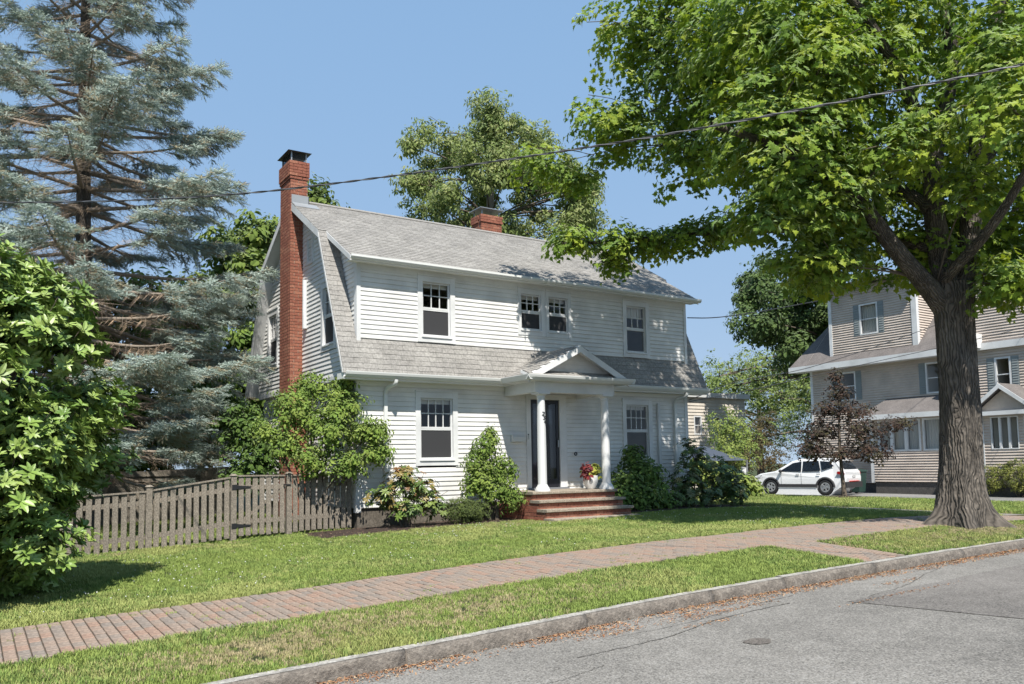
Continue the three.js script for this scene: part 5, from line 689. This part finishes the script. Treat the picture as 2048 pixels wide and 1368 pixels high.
{
  const nh = thing('tan_house', 'tan clapboard house with dormer and enclosed porch across the side lot', 'house'), T = -Math.PI / 2, WX = 29;
  const lw = grp('side_wall', nh); lw.position.set(WX, 0, 0); lw.rotation.y = T;      // local x = world z, faces the white house
  const gnd = -0.3;
  const w2 = [[-8.66, 4.2, 0.85, 1.25], [-4.2, 4.2, 0.78, 1.25]];
  const h = (q) => [q[0] - q[2] / 2 - 0.02, q[0] + q[2] / 2 + 0.02, q[1] - 0.02, q[1] + q[3] + 0.02];
  sidingRows(lw, -10.6, -2.2, 0.15, 5.75, NB.tan, null, w2.map(h));
  new GB().box(WX + 0.03, WX + 8, gnd - 0.3, 0.15, -10.6, 3).mesh('foundation', NB.found, nh);
  new GB().box(WX + 0.1, WX + 8, 0.16, 5.8, -10.55, -10.5).box(WX + 7.9, WX + 8, 0.16, 5.8, -10.5, 3).mesh('far_walls', NB.tan, nh);
  new GB().box(WX - 0.03, WX + 0.12, 0.12, 5.75, -10.75, -10.6).mesh('corner_board', MAT.trim, nh);
  for (const q of w2) plainWindow(nh, [WX, q[1], q[0]], T, q[2], q[3], { shutters: 1 });
  // main roof slope rising away, eave trim in white
  const rf = new GB(); rf.hexa([V(WX - 0.55, 5.86, 3.5), V(WX + 4, 10.3, 3.5), V(WX + 4, 10.3, -10.0), V(WX - 0.55, 5.86, -11.6), V(WX - 0.55, 5.98, 3.5), V(WX + 4, 10.45, 3.5), V(WX + 4, 10.45, -10.0), V(WX - 0.55, 5.98, -11.6)].map((v, i, a) => a[[0, 1, 2, 3, 4, 5, 6, 7][i]])); rf.mesh('roof', NB.roof, nh);
  new GB().prism([[WX - 0.55, 5.98], [WX + 4, 10.45], [WX + 8.5, 5.98], [WX + 8.5, 5.8], [WX - 0.55, 5.8]].map(q => q), 'z', -10.6, -10.58).mesh('gable_end', NB.tan, nh);
  new GB().box(WX - 0.6, WX - 0.56, 5.72, 6.0, -11.6, 3.5).mesh('fascia', MAT.trim, nh);
  new GB().box(WX - 0.56, WX + 0.1, 5.72, 5.755, -11.55, 3.4).mesh('soffit', MAT.trim, nh);
  // wall dormer with a shuttered window
  const dg = grp('dormer', nh); dg.position.set(WX - 0.1, 0, 0); dg.rotation.y = T; sidingRows(dg, -9.25, -5.1, 6.3, 9.6, NB.tan, null, [h([-7.25, 7.25, 0.82, 1.35])]);
  new GB().box(WX - 0.16, WX + 0.05, 6.25, 9.6, -9.42, -9.25).mesh('corner_board', MAT.trim, nh); new GB().box(WX - 0.16, WX + 0.05, 6.2, 9.6, -5.1, -4.85).mesh('corner_board', MAT.trim, nh);
  const cw = grp('dormer_cheek', nh); cw.position.set(0, 0, -4.88); cw.rotation.y = 0; sidingRows(cw, WX, WX + 3.2, 6.5, 9.6, NB.tan, y => [[WX, WX + Math.max(0.1, (y - 5.9))]]);
  plainWindow(nh, [WX - 0.1, 7.25, -7.25], T, 0.82, 1.35, { shutters: 1, curtain: 1 });
  new GB().hexa([V(WX - 0.6, 9.6, -4.4), V(WX + 4, 10.4, -4.4), V(WX + 4, 10.4, -9.9), V(WX - 0.6, 9.6, -9.9), V(WX - 0.6, 9.75, -4.4), V(WX + 4, 10.55, -4.4), V(WX + 4, 10.55, -9.9), V(WX - 0.6, 9.75, -9.9)]).mesh('dormer_roof', NB.roof, nh);
  // enclosed porch with a band of windows
  const PX = 28.0, pw = grp('porch_wall', nh); pw.position.set(PX, 0, 0); pw.rotation.y = T; const pws = [[-6.15, 1.68, 0.52, 1.25], [-5.47, 1.68, 0.52, 1.25], [-4.79, 1.68, 0.52, 1.25], [-3.85, 1.68, 0.85, 1.25], [-2.85, 1.68, 0.8, 1.25]];
  sidingRows(pw, -6.75, -2.0, 0.25, 3.1, NB.tan, null, pws.map(h)); for (const q of pws) plainWindow(nh, [PX, q[1], q[0]], T, q[2], q[3], { curtain: 1, fixed: 1, trim: 0.08 });
  new GB().box(PX + 0.02, WX, gnd - 0.3, 0.25, -6.75, -2.0).mesh('porch_foundation', NB.found, nh); new GB().box(PX - 0.03, PX + 0.15, 0.2, 3.1, -6.92, -6.75).mesh('corner_board', MAT.trim, nh); new GB().box(PX + 0.1, WX, 0.25, 3.1, -6.75, -6.7).mesh('porch_end', NB.tan, nh);
  new GB().hexa([V(PX - 0.4, 3.15, -1.9), V(WX, 3.95, -1.9), V(WX, 3.95, -6.6), V(PX - 0.4, 3.15, -7.2), V(PX - 0.4, 3.25, -1.9), V(WX, 4.05, -1.9), V(WX, 4.05, -6.6), V(PX - 0.4, 3.25, -7.2)]).mesh('porch_roof', NB.roof, nh);
  new GB().box(PX - 0.44, PX - 0.41, 3.05, 3.27, -7.2, -1.9).mesh('fascia', MAT.trim, nh); new GB().box(PX - 0.41, PX + 0.1, 3.1, 3.13, -7.1, -1.9).mesh('soffit', MAT.trim, nh);
  // projecting wing with gabled entry at the street end
  const wg = grp('wing_wall', nh); wg.position.set(28.6, 0, 0); wg.rotation.y = T; const ww = [[-1.15, 4.0, 0.5, 1.28]]; sidingRows(wg, -2.2, 3.2, 3.1, 9.5, NB.tan, y => [[-2.2, 3.2]], ww.map(h)); plainWindow(nh, [28.6, 4.0, -1.15], T, 0.5, 1.28, { shutters: 1 });
  const eg = grp('entry_wall', nh); eg.position.set(27.3, 0, 0); eg.rotation.y = T; const ew = [[-0.95, 1.62, 0.27, 1.2], [-0.6, 1.62, 0.27, 1.2], [-0.25, 1.62, 0.27, 1.2], [0.5, 1.62, 0.4, 1.2], [1.1, 1.62, 0.4, 1.2]]; sidingRows(eg, -1.4, 2.4, 0.2, 2.95, NB.tan, null, ew.map(h)); for (const q of ew) plainWindow(nh, [27.3, q[1], q[0]], T, q[2], q[3], { curtain: 1, fixed: 1, trim: 0.04 });
  new GB().box(27.25, 27.4, 0.1, 2.95, -1.52, -1.4).mesh('corner_board', MAT.trim, nh); new GB().box(27.27, 27.35, 0.2, 2.95, 0.12, 0.26).mesh('corner_board', MAT.trim, nh); new GB().box(27.4, 28.6, -0.5, 0.2, -1.4, 2.4).mesh('entry_foundation', NB.found, nh); new GB().box(27.35, 28.6, 0.2, 2.95, -1.45, -1.4).mesh('entry_end', NB.tan, nh);
  const eq = grp('entry_gable', nh); new GB().prism([[-1.7, 3.05], [0.55, 3.05], [-0.58, 3.95]], 'x', 27.3, 27.32).mesh('gable_face', NB.tan, eq);
  for (const [a, b] of [[-1.8, -0.58], [-0.58, 0.65]]) { const p = a < -1 ? [3.08, 4.05] : [4.05, 3.08]; new GB().hexa([V(27.0, p[0], a), V(27.0, p[1], b), V(29, p[1], b), V(29, p[0], a), V(27.0, p[0] + 0.12, a), V(27.0, p[1] + 0.12, b), V(29, p[1] + 0.12, b), V(29, p[0] + 0.12, a)]).mesh('entry_roof', NB.roof, eq); new GB().hexa([V(26.96, p[0] - 0.08, a), V(26.96, p[1] - 0.08, b), V(27.0, p[1] - 0.08, b), V(27.0, p[0] - 0.08, a), V(26.96, p[0] + 0.1, a), V(26.96, p[1] + 0.1, b), V(27.0, p[1] + 0.1, b), V(27.0, p[0] + 0.1, a)]).mesh('rake_board', MAT.trim, eq); }
  new GB().box(26.96, 27.35, 2.92, 3.08, -1.85, 2.6).mesh('entry_fascia', MAT.trim, eq); new GB().box(28.0, 28.6, 5.8, 6.4, -2.6, -1.9).mesh('cornice_return', MAT.trim, nh);
}
{ // beige flat-roofed house far behind the car
  const fb = thing('beige_house', 'beige flat-roofed two-storey house far behind the driveway', 'house'), zf = -20, sw = grp('front_wall', fb); sw.position.z = zf;
  const wins = [[30.35, 3.0, 0.5, 1.0], [32.0, 3.0, 0.5, 1.0], [33.6, 3.35, 0.42, 0.6], [32.1, 0.9, 0.55, 1.2]], h = q => [q[0] - q[2] / 2 - 0.02, q[0] + q[2] / 2 + 0.02, q[1] - 0.02, q[1] + q[3] + 0.02];
  sidingRows(sw, 26, 34.6, -0.5, 5.2, NB.cream, null, wins.map(h), 0.2); for (const q of wins) plainWindow(fb, [q[0], q[1], zf], 0, q[2], q[3], {});
  new GB().box(26, 34.55, -0.5, 5.2, -27, -26.9).box(34.5, 34.6, -0.5, 5.2, -26.9, zf - 0.06).mesh('side_walls', NB.cream, fb); new GB().box(25.8, 34.85, 5.2, 5.5, -27.2, zf + 0.25).mesh('flat_roof', std([0.55, 0.55, 0.54]), fb);
}
// ---------- white car in the drive ----------
{
  const car = thing('parked_car', 'white compact sport utility car parked in the drive beside the tan house', 'car', [24.85, G(24.85, -8.1) + 0.015, -8.1]); car.scale.setScalar(0.96); car.rotation.y = Math.atan2(0.977, -0.21);   // nose points -z
  const paint = phys([0.78, 0.79, 0.80], { roughness: 0.28, clearcoat: 1, clearcoatRoughness: 0.06 }), glassDark = phys([0.012, 0.014, 0.016], { roughness: 0.04, clearcoat: 1 }), clad = std([0.03, 0.03, 0.032], { roughness: 0.65 });
  // local: +x forward, y up, z to its left is -z ... sides at z = ±0.9
  const sh = new THREE.Shape(); const pr = [[-2.18, 0.48], [-2.2, 0.75], [-2.16, 1.02], [-2.08, 1.12], [-1.82, 1.5], [-1.62, 1.6], [-0.9, 1.635], [-0.1, 1.6], [0.3, 1.5], [0.98, 1.1], [1.12, 1.04], [1.85, 0.93], [2.12, 0.82], [2.2, 0.66], [2.18, 0.42], [1.8, 0.34], [-1.8, 0.34]];
  sh.moveTo(...pr[0]); pr.slice(1).forEach(q => sh.lineTo(...q)); sh.closePath();
  for (const x of [1.31, -1.31]) { const p = new THREE.Path(); p.absarc(x, 0.36, 0.385, 0, Math.PI * 2, true); sh.holes.push(p); }
  const eg = new THREE.ExtrudeGeometry(sh, { depth: 1.62, bevelEnabled: true, bevelThickness: 0.09, bevelSize: 0.05, bevelSegments: 4, steps: 4, curveSegments: 20 }); eg.translate(0, 0, -0.81);
  const pa = eg.getAttribute('position'); for (let i = 0; i < pa.count; i++) { const y = pa.getY(i), x = pa.getX(i), z = pa.getZ(i); const k = y > 1.02 ? 1 - (y - 1.02) * 0.36 : 1 - (0.02 * Math.max(0, 0.7 - y)); pa.setZ(i, z * k * (1 - 0.05 * Math.pow(Math.abs(x) / 2.2, 4))); } eg.computeVertexNormals();
  add('body', eg, paint, car);
  const side = (poly, s, off, mat, name) => { const g = new GB(); const P = ([x, y]) => V(x, y, s * ((0.9 + off) * (y > 1.02 ? 1 - (y - 1.02) * 0.36 : 1) + 0.006)); for (const [i, j, k] of THREE.ShapeUtils.triangulateShape(poly.map(q => new THREE.Vector2(...q)), [])) s > 0 ? g.tri(P(poly[i]), P(poly[j]), P(poly[k])).tri(P(poly[i]), P(poly[k]), P(poly[j])) : g.tri(P(poly[i]), P(poly[k]), P(poly[j])).tri(P(poly[i]), P(poly[j]), P(poly[k])); return g.mesh(name, mat, car); };
  for (const s of [-1, 1]) {
    side([[0.88, 1.08], [0.24, 1.46], [-0.18, 1.53], [-0.2, 1.07]], s, 0.0, glassDark, 'front_side_window'); side([[-0.26, 1.07], [-0.24, 1.535], [-0.98, 1.55], [-1.12, 1.1]], s, 0.0, glassDark, 'rear_side_window'); side([[-1.18, 1.12], [-1.05, 1.54], [-1.5, 1.5], [-1.72, 1.3]], s, 0.0, glassDark, 'quarter_window');
    new GB().box(-0.9, 0.9, 0.36, 0.5, s * 0.9 - 0.03, s * 0.9 + 0.03).mesh('sill_cladding', clad, car);
    for (const x of [1.31, -1.31]) { const tg = add('arch_cladding', new THREE.TorusGeometry(0.41, 0.055, 8, 24, Math.PI), clad, car); tg.position.set(x, 0.36, s * 0.88); }
    for (const x of [-0.02, -1.0]) new GB().box(x - 0.1, x + 0.06, 0.93, 0.965, s * 0.915, s * 0.94).mesh('door_handle', MAT.steel, car);
    for (const x of [0.78, -0.2]) new GB().box(x - 0.004, x + 0.004, 0.5, 1.04, s * 0.903, s * 0.907).mesh('door_seam', clad, car);
    const mi = add('wing_mirror', new THREE.SphereGeometry(0.1, 14, 10).scale(0.8, 0.75, 1.1), clad, car); mi.position.set(0.76, 1.1, s * 1.0);
    new GB().prism([[-2.2, 0.93], [-2.16, 1.08], [-1.9, 1.06], [-1.85, 0.98], [-2.0, 0.93]], 'z', s > 0 ? 0.62 : -0.91, s > 0 ? 0.91 : -0.62).mesh('tail_light', phys([0.32, 0.012, 0.012], { roughness: 0.15 }), car);
    new GB().prism([[2.1, 0.78], [2.0, 0.9], [1.75, 0.93], [1.85, 0.82]], 'z', s > 0 ? 0.66 : -0.9, s > 0 ? 0.9 : -0.66).mesh('headlight', phys([0.6, 0.62, 0.64], { roughness: 0.1 }), car);
    for (const x of [1.31, -1.31]) { // wheels
      const w = grp('wheel', car); w.position.set(x, 0.355, s * 0.8); const ty = add('tyre', new THREE.TorusGeometry(0.275, 0.09, 14, 32), MAT.black, w); ty.scale.z = 1.25; const rim = new THREE.Shape(); rim.absarc(0, 0, 0.215, 0, 6.283); for (let k = 0; k < 5; k++) { const a = k / 5 * 6.283, h = new THREE.Path(), q = (rad, da) => [Math.cos(a + da) * rad, Math.sin(a + da) * rad]; h.moveTo(...q(0.07, -0.25)); h.lineTo(...q(0.185, -0.42)); h.lineTo(...q(0.185, 0.42)); h.lineTo(...q(0.07, 0.25)); rim.holes.push(h); } const rm = add('rim', new THREE.ExtrudeGeometry(rim, { depth: 0.03, bevelEnabled: true, bevelThickness: 0.008, bevelSize: 0.006, bevelSegments: 2 }), MAT.steel, w); rm.position.z = s > 0 ? 0.07 : -0.1; const di = add('brake_disc', new THREE.CylinderGeometry(0.2, 0.2, 0.02, 24).rotateX(Math.PI / 2), MAT.black, w); di.position.z = s * 0.02;
    }
  }
  new GB().quad(V(1.0, 1.1, 0.74), V(1.0, 1.1, -0.74), V(0.3, 1.53, -0.62), V(0.3, 1.53, 0.62)).mesh('windscreen', glassDark, car).position.set(0.03, 0.015, 0);
  new GB().quad(V(-2.08, 1.14, -0.7), V(-2.08, 1.14, 0.7), V(-1.82, 1.52, 0.6), V(-1.82, 1.52, -0.6)).mesh('rear_window', glassDark, car).position.set(-0.055, 0.02, 0);
  new GB().box(-2.28, -2.1, 0.34, 0.6, -0.86, 0.86).mesh('rear_bumper', clad, car); new GB().box(2.05, 2.28, 0.34, 0.56, -0.84, 0.84).mesh('front_bumper', clad, car);
  new GB().box(-2.268, -2.262, 0.78, 0.9, -0.16, 0.16).mesh('licence_plate', std([0.5, 0.5, 0.5]), car); new GB().box(-2.3, -2.24, 0.61, 0.64, -0.5, 0.5).mesh('reflector', std([0.5, 0.03, 0.02], { roughness: 0.3 }), car);
}
{ // wheelie bin by the porch corner
  const b = thing('wheelie_bin', 'dark green wheeled rubbish bin beside the tan porch', 'bin', [27.35, G(27.35, -6.9) + 0.015, -7.25]); const gm = std([0.02, 0.05, 0.042], { roughness: 0.5 });
  new GB().hexa([V(-0.23, 0.08, 0.25), V(0.23, 0.08, 0.25), V(0.23, 0.08, -0.22), V(-0.23, 0.08, -0.22), V(-0.29, 1.0, 0.32), V(0.29, 1.0, 0.32), V(0.29, 1.0, -0.3), V(-0.29, 1.0, -0.3)]).mesh('bin_body', gm, b); new GB().prism([[-0.36, 1.0], [0.36, 1.0], [0.34, 1.06], [0.0, 1.11], [-0.36, 1.08]], 'x', -0.31, 0.31).mesh('lid', gm, b); for (const s of [-1, 1]) { const w = add('wheel', new THREE.CylinderGeometry(0.13, 0.13, 0.06, 20).rotateZ(Math.PI / 2), MAT.black, b); w.position.set(s * 0.27, 0.13, -0.24); } new GB().box(-0.28, 0.28, 0.98, 1.02, -0.42, -0.38).mesh('handle', gm, b);
}
{ // white railing and canopy seen past the house's far corner
  const f = thing('white_railing', 'white baluster railing beyond the sunlit plants', 'railing'), n = 15; for (let i = 0; i < n; i++) { const u = i / (n - 1), x = lerp(21.6, 24.6, u), z = lerp(-8.9, -11.3, u); new GB().box(-0.025, 0.025, 0.1, 1.2, -0.025, 0.025).mesh('baluster', MAT.trim, f).position.set(x, G(x, z), z); }
  for (const y of [0.15, 1.18]) { const a = V(21.5, G(21.5, -8.8) + y, -8.8), b = V(24.7, G(24.7, -11.4) + y, -11.4); new GB().hexa([V(a.x, a.y, a.z + 0.04), V(b.x, b.y, b.z + 0.04), V(b.x, b.y, b.z - 0.04), V(a.x, a.y, a.z - 0.04), V(a.x, a.y + 0.06, a.z + 0.04), V(b.x, b.y + 0.06, b.z + 0.04), V(b.x, b.y + 0.06, b.z - 0.04), V(a.x, a.y + 0.06, a.z - 0.04)]).mesh('rail', MAT.trim, f); }
  const c = thing('garden_canopy', 'dark grey peaked canopy roof behind the white railing', 'canopy', [22.6, G(22.6, -12.2), -12.2]), m = std([0.055, 0.07, 0.10], { roughness: 0.8 }); const ap = V(0, 2.3, 0), q = [V(-1.6, 1.55, 1.3), V(1.6, 1.55, 1.3), V(1.6, 1.55, -1.3), V(-1.6, 1.55, -1.3)], g = new GB(); for (let k = 0; k < 4; k++) g.tri(q[k], q[(k + 1) % 4], ap); g.quad(q[3], q[2], q[1], q[0]); g.mesh('canopy_roof', m, c); for (const p of q) new GB().box(p.x - 0.03, p.x + 0.03, 0, 1.56, p.z - 0.03, p.z + 0.03).mesh('leg', MAT.steel, c);
}
// ---------- overhead wires ----------
{
  const w1 = thing('overhead_cable', 'twisted service cable crossing in front of the maple and chimney', 'cable');
  const P = [[-7.82, 5.97, -1.46], [-6.38, 5.68, 0.53], [-4.82, 5.36, 2.7], [-3.48, 5.16, 4.58], [-2.09, 5.07, 6.53], [-1.19, 5.04, 7.81], [-0.2, 5.03, 9.21], [1.03, 5.08, 10.96], [1.95, 5.15, 12.27], [2.54, 5.22, 13.12]].map(p => V(...p)), c = new THREE.CatmullRomCurve3(P), n = 420, s1 = [], s2 = []; for (let i = 0; i <= n; i++) { const p = c.getPoint(i / n), t = i * 0.55; s1.push(V(p.x, p.y + Math.cos(t) * 0.008, p.z + Math.sin(t) * 0.008)); s2.push(V(p.x, p.y - Math.cos(t) * 0.008, p.z - Math.sin(t) * 0.008)); }
  add('conductor', tube(s1, Array(n + 1).fill(0.008), 6), std([0.16, 0.16, 0.165], { roughness: 0.5, metalness: 0.4 }), w1); add('conductor', tube(s2, Array(n + 1).fill(0.008), 6), MAT.wire, w1);
  const run = (label, pts, rad) => { const m = add('thin_wire', tube(curve(pts.map(p => V(...p)), 60), Array(61).fill(rad), 6), MAT.wire); tag(m, label, 'cable'); };
  run('thin wire from the white house corner towards the tan house dormer', [[9.5, 5.18, 0.1], [10.14, 5.2, 0.3], [12.11, 5.55, 0.02], [18.05, 6.81, -0.78], [28.4, 8.93, -1.52]], 0.014); run('upper thin wire sagging from the eave to the tan house wing', [[9.26, 2.92, 0.29], [13.48, 3.79, -1.66], [16.99, 4.4, -1.7], [22.87, 6.25, -0.08], [28.5, 8.3, 1.2]], 0.011); run('lower thin wire sagging from the eave past the dark-leaved tree', [[9.26, 2.88, 0.29], [13.75, 3.5, -1.51], [18.39, 4.41, -1.15], [24.07, 5.78, 1.85], [28.5, 7.0, 2.6]], 0.011);
}
// ---------- litter along the kerb and lawn grass ----------
{
  const r = RNG(600), chip = elliptic(0.038, 0.011, 0.3), list = [];
  for (let i = 0; i < 9000; i++) { const x = rr(-7, 13, r), d = Math.pow(r(), 2.2) * (0.12 + 0.3 * fbm(x * 0.9, 2)), z = 9.67 + d; if (fbm(x * 1.4 + 9, 7) < 0.34 && r() < 0.8) continue; list.push([V(x, roadY(x, z) + 0.006 + r() * 0.012, z), V(rr(-0.5, 0.5, r), 1, rr(-0.5, 0.5, r)).normalize(), rr(0.5, 1.2, r)]); }
  for (const [cx, cz, rx, rz, n] of [[-0.2, 10.05, 0.9, 0.12, 260], [-1.6, 10.0, 0.6, 0.1, 160], [1.9, 10.75, 1.2, 0.06, 160], [2.6, 10.25, 0.6, 0.1, 80], [-0.6, 10.35, 0.5, 0.06, 60]]) for (let i = 0; i < n; i++) { const x = cx + (r() + r() - 1) * rx, z = cz + (r() + r() - 1) * rz; list.push([V(x, roadY(x, z) + 0.007, z), V(rr(-0.3, 0.3, r), 1, rr(-0.3, 0.3, r)).normalize(), rr(0.5, 1.1, r)]); }
  const m = scatter(null, 'leaf_litter', chip, std([1, 1, 1], { roughness: 1, side: THREE.DoubleSide }), list, [[0.36, 0.18, 0.09], [0.29, 0.13, 0.06], [0.42, 0.25, 0.13], [0.22, 0.12, 0.07], [0.45, 0.32, 0.2]], r); stuff(m); tag(m, 'rust-brown leaf and needle litter gathered along the kerb', 'litter');
  const MC = []; for (let i = 0; i < 2600; i++) { const a = r() < 0.45, x = a ? rr(-1.15, 3.3, r) : rr(5.95, 10.9, r), z = rr(0, a ? 1.45 : 1.7, r); MC.push([V(x, G(x, z) + 0.012 + r() * 0.03, z), V(rr(-0.7, 0.7, r), 1, rr(-0.7, 0.7, r)).normalize(), rr(0.6, 1.5, r)]); }
  const mc = stuff(scatter(null, 'mulch_chips', chip, std([1, 1, 1], { roughness: 1, side: THREE.DoubleSide }), MC, [[0.12, 0.07, 0.05], [0.08, 0.05, 0.036], [0.17, 0.105, 0.075], [0.2, 0.14, 0.1]], r)); tag(mc, 'brown bark mulch chips in the beds along the house', 'mulch');
  // grass tufts
  const tuft = (n, h, sp, seed) => { const q = RNG(seed), g = new GB(); for (let k = 0; k < n; k++) { const a = q() * 6.283, x = rr(-sp, sp, q), z = rr(-sp, sp, q), hh = h * rr(0.6, 1.2, q), w = 0.0022 + q() * 0.0014, lean = rr(0.15, 0.7, q) * hh, d = V(Math.cos(a), 0, Math.sin(a)), s = V(-d.z, 0, d.x).multiplyScalar(w), p = V(x, -0.01, z), m1 = V(x + d.x * lean * 0.3, hh * 0.6, z + d.z * lean * 0.3), e = V(x + d.x * lean, hh, z + d.z * lean); g.quad(V().copy(p).sub(s), V().copy(p).add(s), V().copy(m1).add(s), V().copy(m1).sub(s)).tri(V().copy(m1).sub(s), V().copy(m1).add(s), e); } return g.build(); };
  const green = [[0.205, 0.275, 0.06], [0.255, 0.32, 0.075], [0.165, 0.24, 0.055], [0.31, 0.345, 0.105]], straw = [[0.43, 0.36, 0.2], [0.37, 0.31, 0.17], [0.30, 0.31, 0.1]];
  const inWalk = (x, z) => (z > 6.42 + 0.16 * (fbm(x * 2.2, 3) - 0.3) && z < 8.06 - 0.1 * (fbm(x * 2.6, 8) - 0.3) && x < 13) || (z > 8 && z < 9.5 && x > 3.0 && x < 4.02) || (x > 12.7 && x < 14.1) || (z > -0.05 && z < 1.45 && x > -1.2 && x < 3.4) || (z > -0.05 && z < 1.8 && x > 5.9 && x < 11) || (z > -0.05 && z < 2.25 && x > 3.3 && x < 5.85) || (x > -0.1 && x < 9.6 && z <= 0 && z > -6.5) || z > 9.49 || x > 22.3 || Math.hypot((x - 7.9) / 0.55, (z - 7.95) / 0.55) < 1;
  const A = [], B = [], D = [];
  const sow = (x0, x1, z0, z1, per, arr, s0, s1) => { const n = Math.round((x1 - x0) * (z1 - z0) * per); for (let i = 0; i < n; i++) { const x = rr(x0, x1, r), z = rr(z0, z1, r); if (inWalk(x, z)) continue; const d = dry(x, z), nb = fbm(x * 0.8 + 40, z * 0.8), s = rr(s0, s1, r) * (1 - 0.35 * d) * (0.75 + 0.5 * nb); const k = r() < d * 0.85 ? 1 : 0; (k ? D : arr).push([V(x, G(x, z), z), V(rr(-0.15, 0.15, r), 1, rr(-0.15, 0.15, r)).normalize(), s, clamp(nb * 2.4 - 0.7 + rr(-0.25, 0.25, r), 0, 0.999)]); } };
  sow(-8.5, 3, 6, 9.5, 520, A, 0.7, 1.1); sow(3, 13, 6, 9.5, 330, A, 0.7, 1.1); sow(-9, 4, 1.4, 6.5, 360, A, 0.7, 1.1); sow(4, 13, 1.4, 6.5, 230, A, 0.7, 1.1); sow(-9, 0, -1, 1.4, 220, A, 0.7, 1.1); sow(14, 24, -12, 6, 70, B, 0.9, 1.5); sow(-9, 0, -8, -1, 80, B, 0.9, 1.5); sow(9.5, 13, -8, 1.8, 120, B, 0.9, 1.4);
  const gm = std([1, 1, 1], { roughness: 0.85, side: THREE.DoubleSide });
  const t1 = tuft(24, 0.046, 0.06, 1), t2 = tuft(26, 0.06, 0.11, 2);
  const l1 = stuff(scatter(null, 'lawn_grass', t1, gm, A, green, r)); tag(l1, 'mown green grass of the front lawn and tree lawn', 'grass');
  const l2 = stuff(scatter(null, 'yard_grass', t2, gm, B, green, r)); tag(l2, 'grass of the side lot and the fenced yard', 'grass');
  const l3 = stuff(scatter(null, 'dry_grass', t1, gm, D, straw, r)); tag(l3, 'straw-coloured dry grass patches in the lawns', 'grass');
  // weeds in the sidewalk joints
  const W = []; for (let i = 0; i < 420; i++) { const x = rr(-8, 9, r), z = 6.5 + (Math.round(r() * 7) * 0.208) + rr(-0.02, 0.02, r); if (vnoise(x * 1.3, z * 2) < 0.52) continue; W.push([V(x, G(x, z) + 0.006, z), V(0, 1, 0), rr(0.3, 0.75, r)]); }
  const l4 = stuff(scatter(null, 'joint_weeds', t1, gm, W, green, r)); tag(l4, 'small weeds sprouting between the sidewalk bricks', 'weeds');
  const CF = []; for (let i = 0; i < 700; i++) { const x = rr(-7, 12, r), z = rr(1.5, 6.3, r); if (inWalk(x, z) || fbm(x * 0.7 + 2, z * 0.7 + 8) < 0.53) continue; CF.push([V(x, G(x, z) + rr(0.035, 0.055, r), z), V(0, 1, 0), rr(0.7, 1.2, r)]); }
  const l5 = stuff(scatter(null, 'clover_flowers', new THREE.IcosahedronGeometry(0.0085, 1), gm, CF, [[0.62, 0.62, 0.56], [0.5, 0.52, 0.42]], r)); tag(l5, 'tiny white clover flower heads dotted over the front lawn', 'flowers');
  // cracks and old tar lines in the road surface
  const crack = (pts, w, mat, label) => { const c = curve(pts.map(([x, z]) => V(x, 0, z)), 70), g = new GB(); for (let i = 0; i < 70; i++) { const a = c[i], b = c[i + 1], ww = w * 0.6 * (0.1 + 1.3 * fbm(i * 0.4, w * 90)), n = V(-(b.z - a.z), 0, b.x - a.x).setLength(ww), j = k => (vnoise(k * 0.9, w * 300) - 0.5) * 0.03, P = (p, s, k) => { const x = p.x + n.x * s, z = p.z + n.z * s + j(k); return V(x, roadY(x, z) + 0.0045, z); }; const q = [P(a, -1, i), P(a, 1, i), P(b, 1, i + 1), P(b, -1, i + 1)]; const nn = V().subVectors(q[1], q[0]).cross(V().subVectors(q[2], q[0])); nn.y > 0 ? g.quad(...q) : g.quad(q[3], q[2], q[1], q[0]); } structure(g.mesh('road_crack', mat)); };
  const tar = std([0.16, 0.15, 0.14], { roughness: 0.9, map: txSpeck });
  crack([[-1.7, 10.15], [-0.9, 10.2], [0.1, 10.05], [1.0, 9.98]], 0.008, tar); crack([[-2.4, 10.5], [-1.4, 10.5], [-0.5, 10.3], [0.6, 10.25]], 0.013, tar); crack([[0.95, 10.75], [1.5, 10.6], [2.4, 10.45], [3.4, 10.1], [4.0, 9.95]], 0.009, tar); crack([[-3.3, 10.9], [-2.9, 10.95], [-2.4, 10.85]], 0.006, tar);
  crack([[1.05, 10.66], [1.15, 11.4], [1.3, 12.3], [1.5, 13.5]], 0.012, tar); crack([[1.02, 10.64], [3, 10.58], [6, 10.5], [9, 10.4]], 0.008, tar);
  { const g = new GB(), n = 22, cx = -1.0, cz = 11.2, P = k => { const a = k / n * 6.283, q = 0.75 + 0.6 * fbm(Math.cos(a) * 1.5 + 4, Math.sin(a) * 1.5); const x = cx + Math.cos(a) * 0.12 * q, z = cz + Math.sin(a) * 0.1 * q; return V(x, roadY(x, z) + 0.0045, z); }, c = V(cx, roadY(cx, cz) + 0.0045, cz); for (let k = 0; k < n; k++) g.tri(c, P(k + 1), P(k)); structure(g.mesh('road_stain', std([0.2, 0.18, 0.165], { roughness: 0.9, map: txSpeck }))); }
  console.log('grass', A.length, B.length, D.length);
}

scene.updateMatrixWorld(true);
renderer.render(scene, camera);
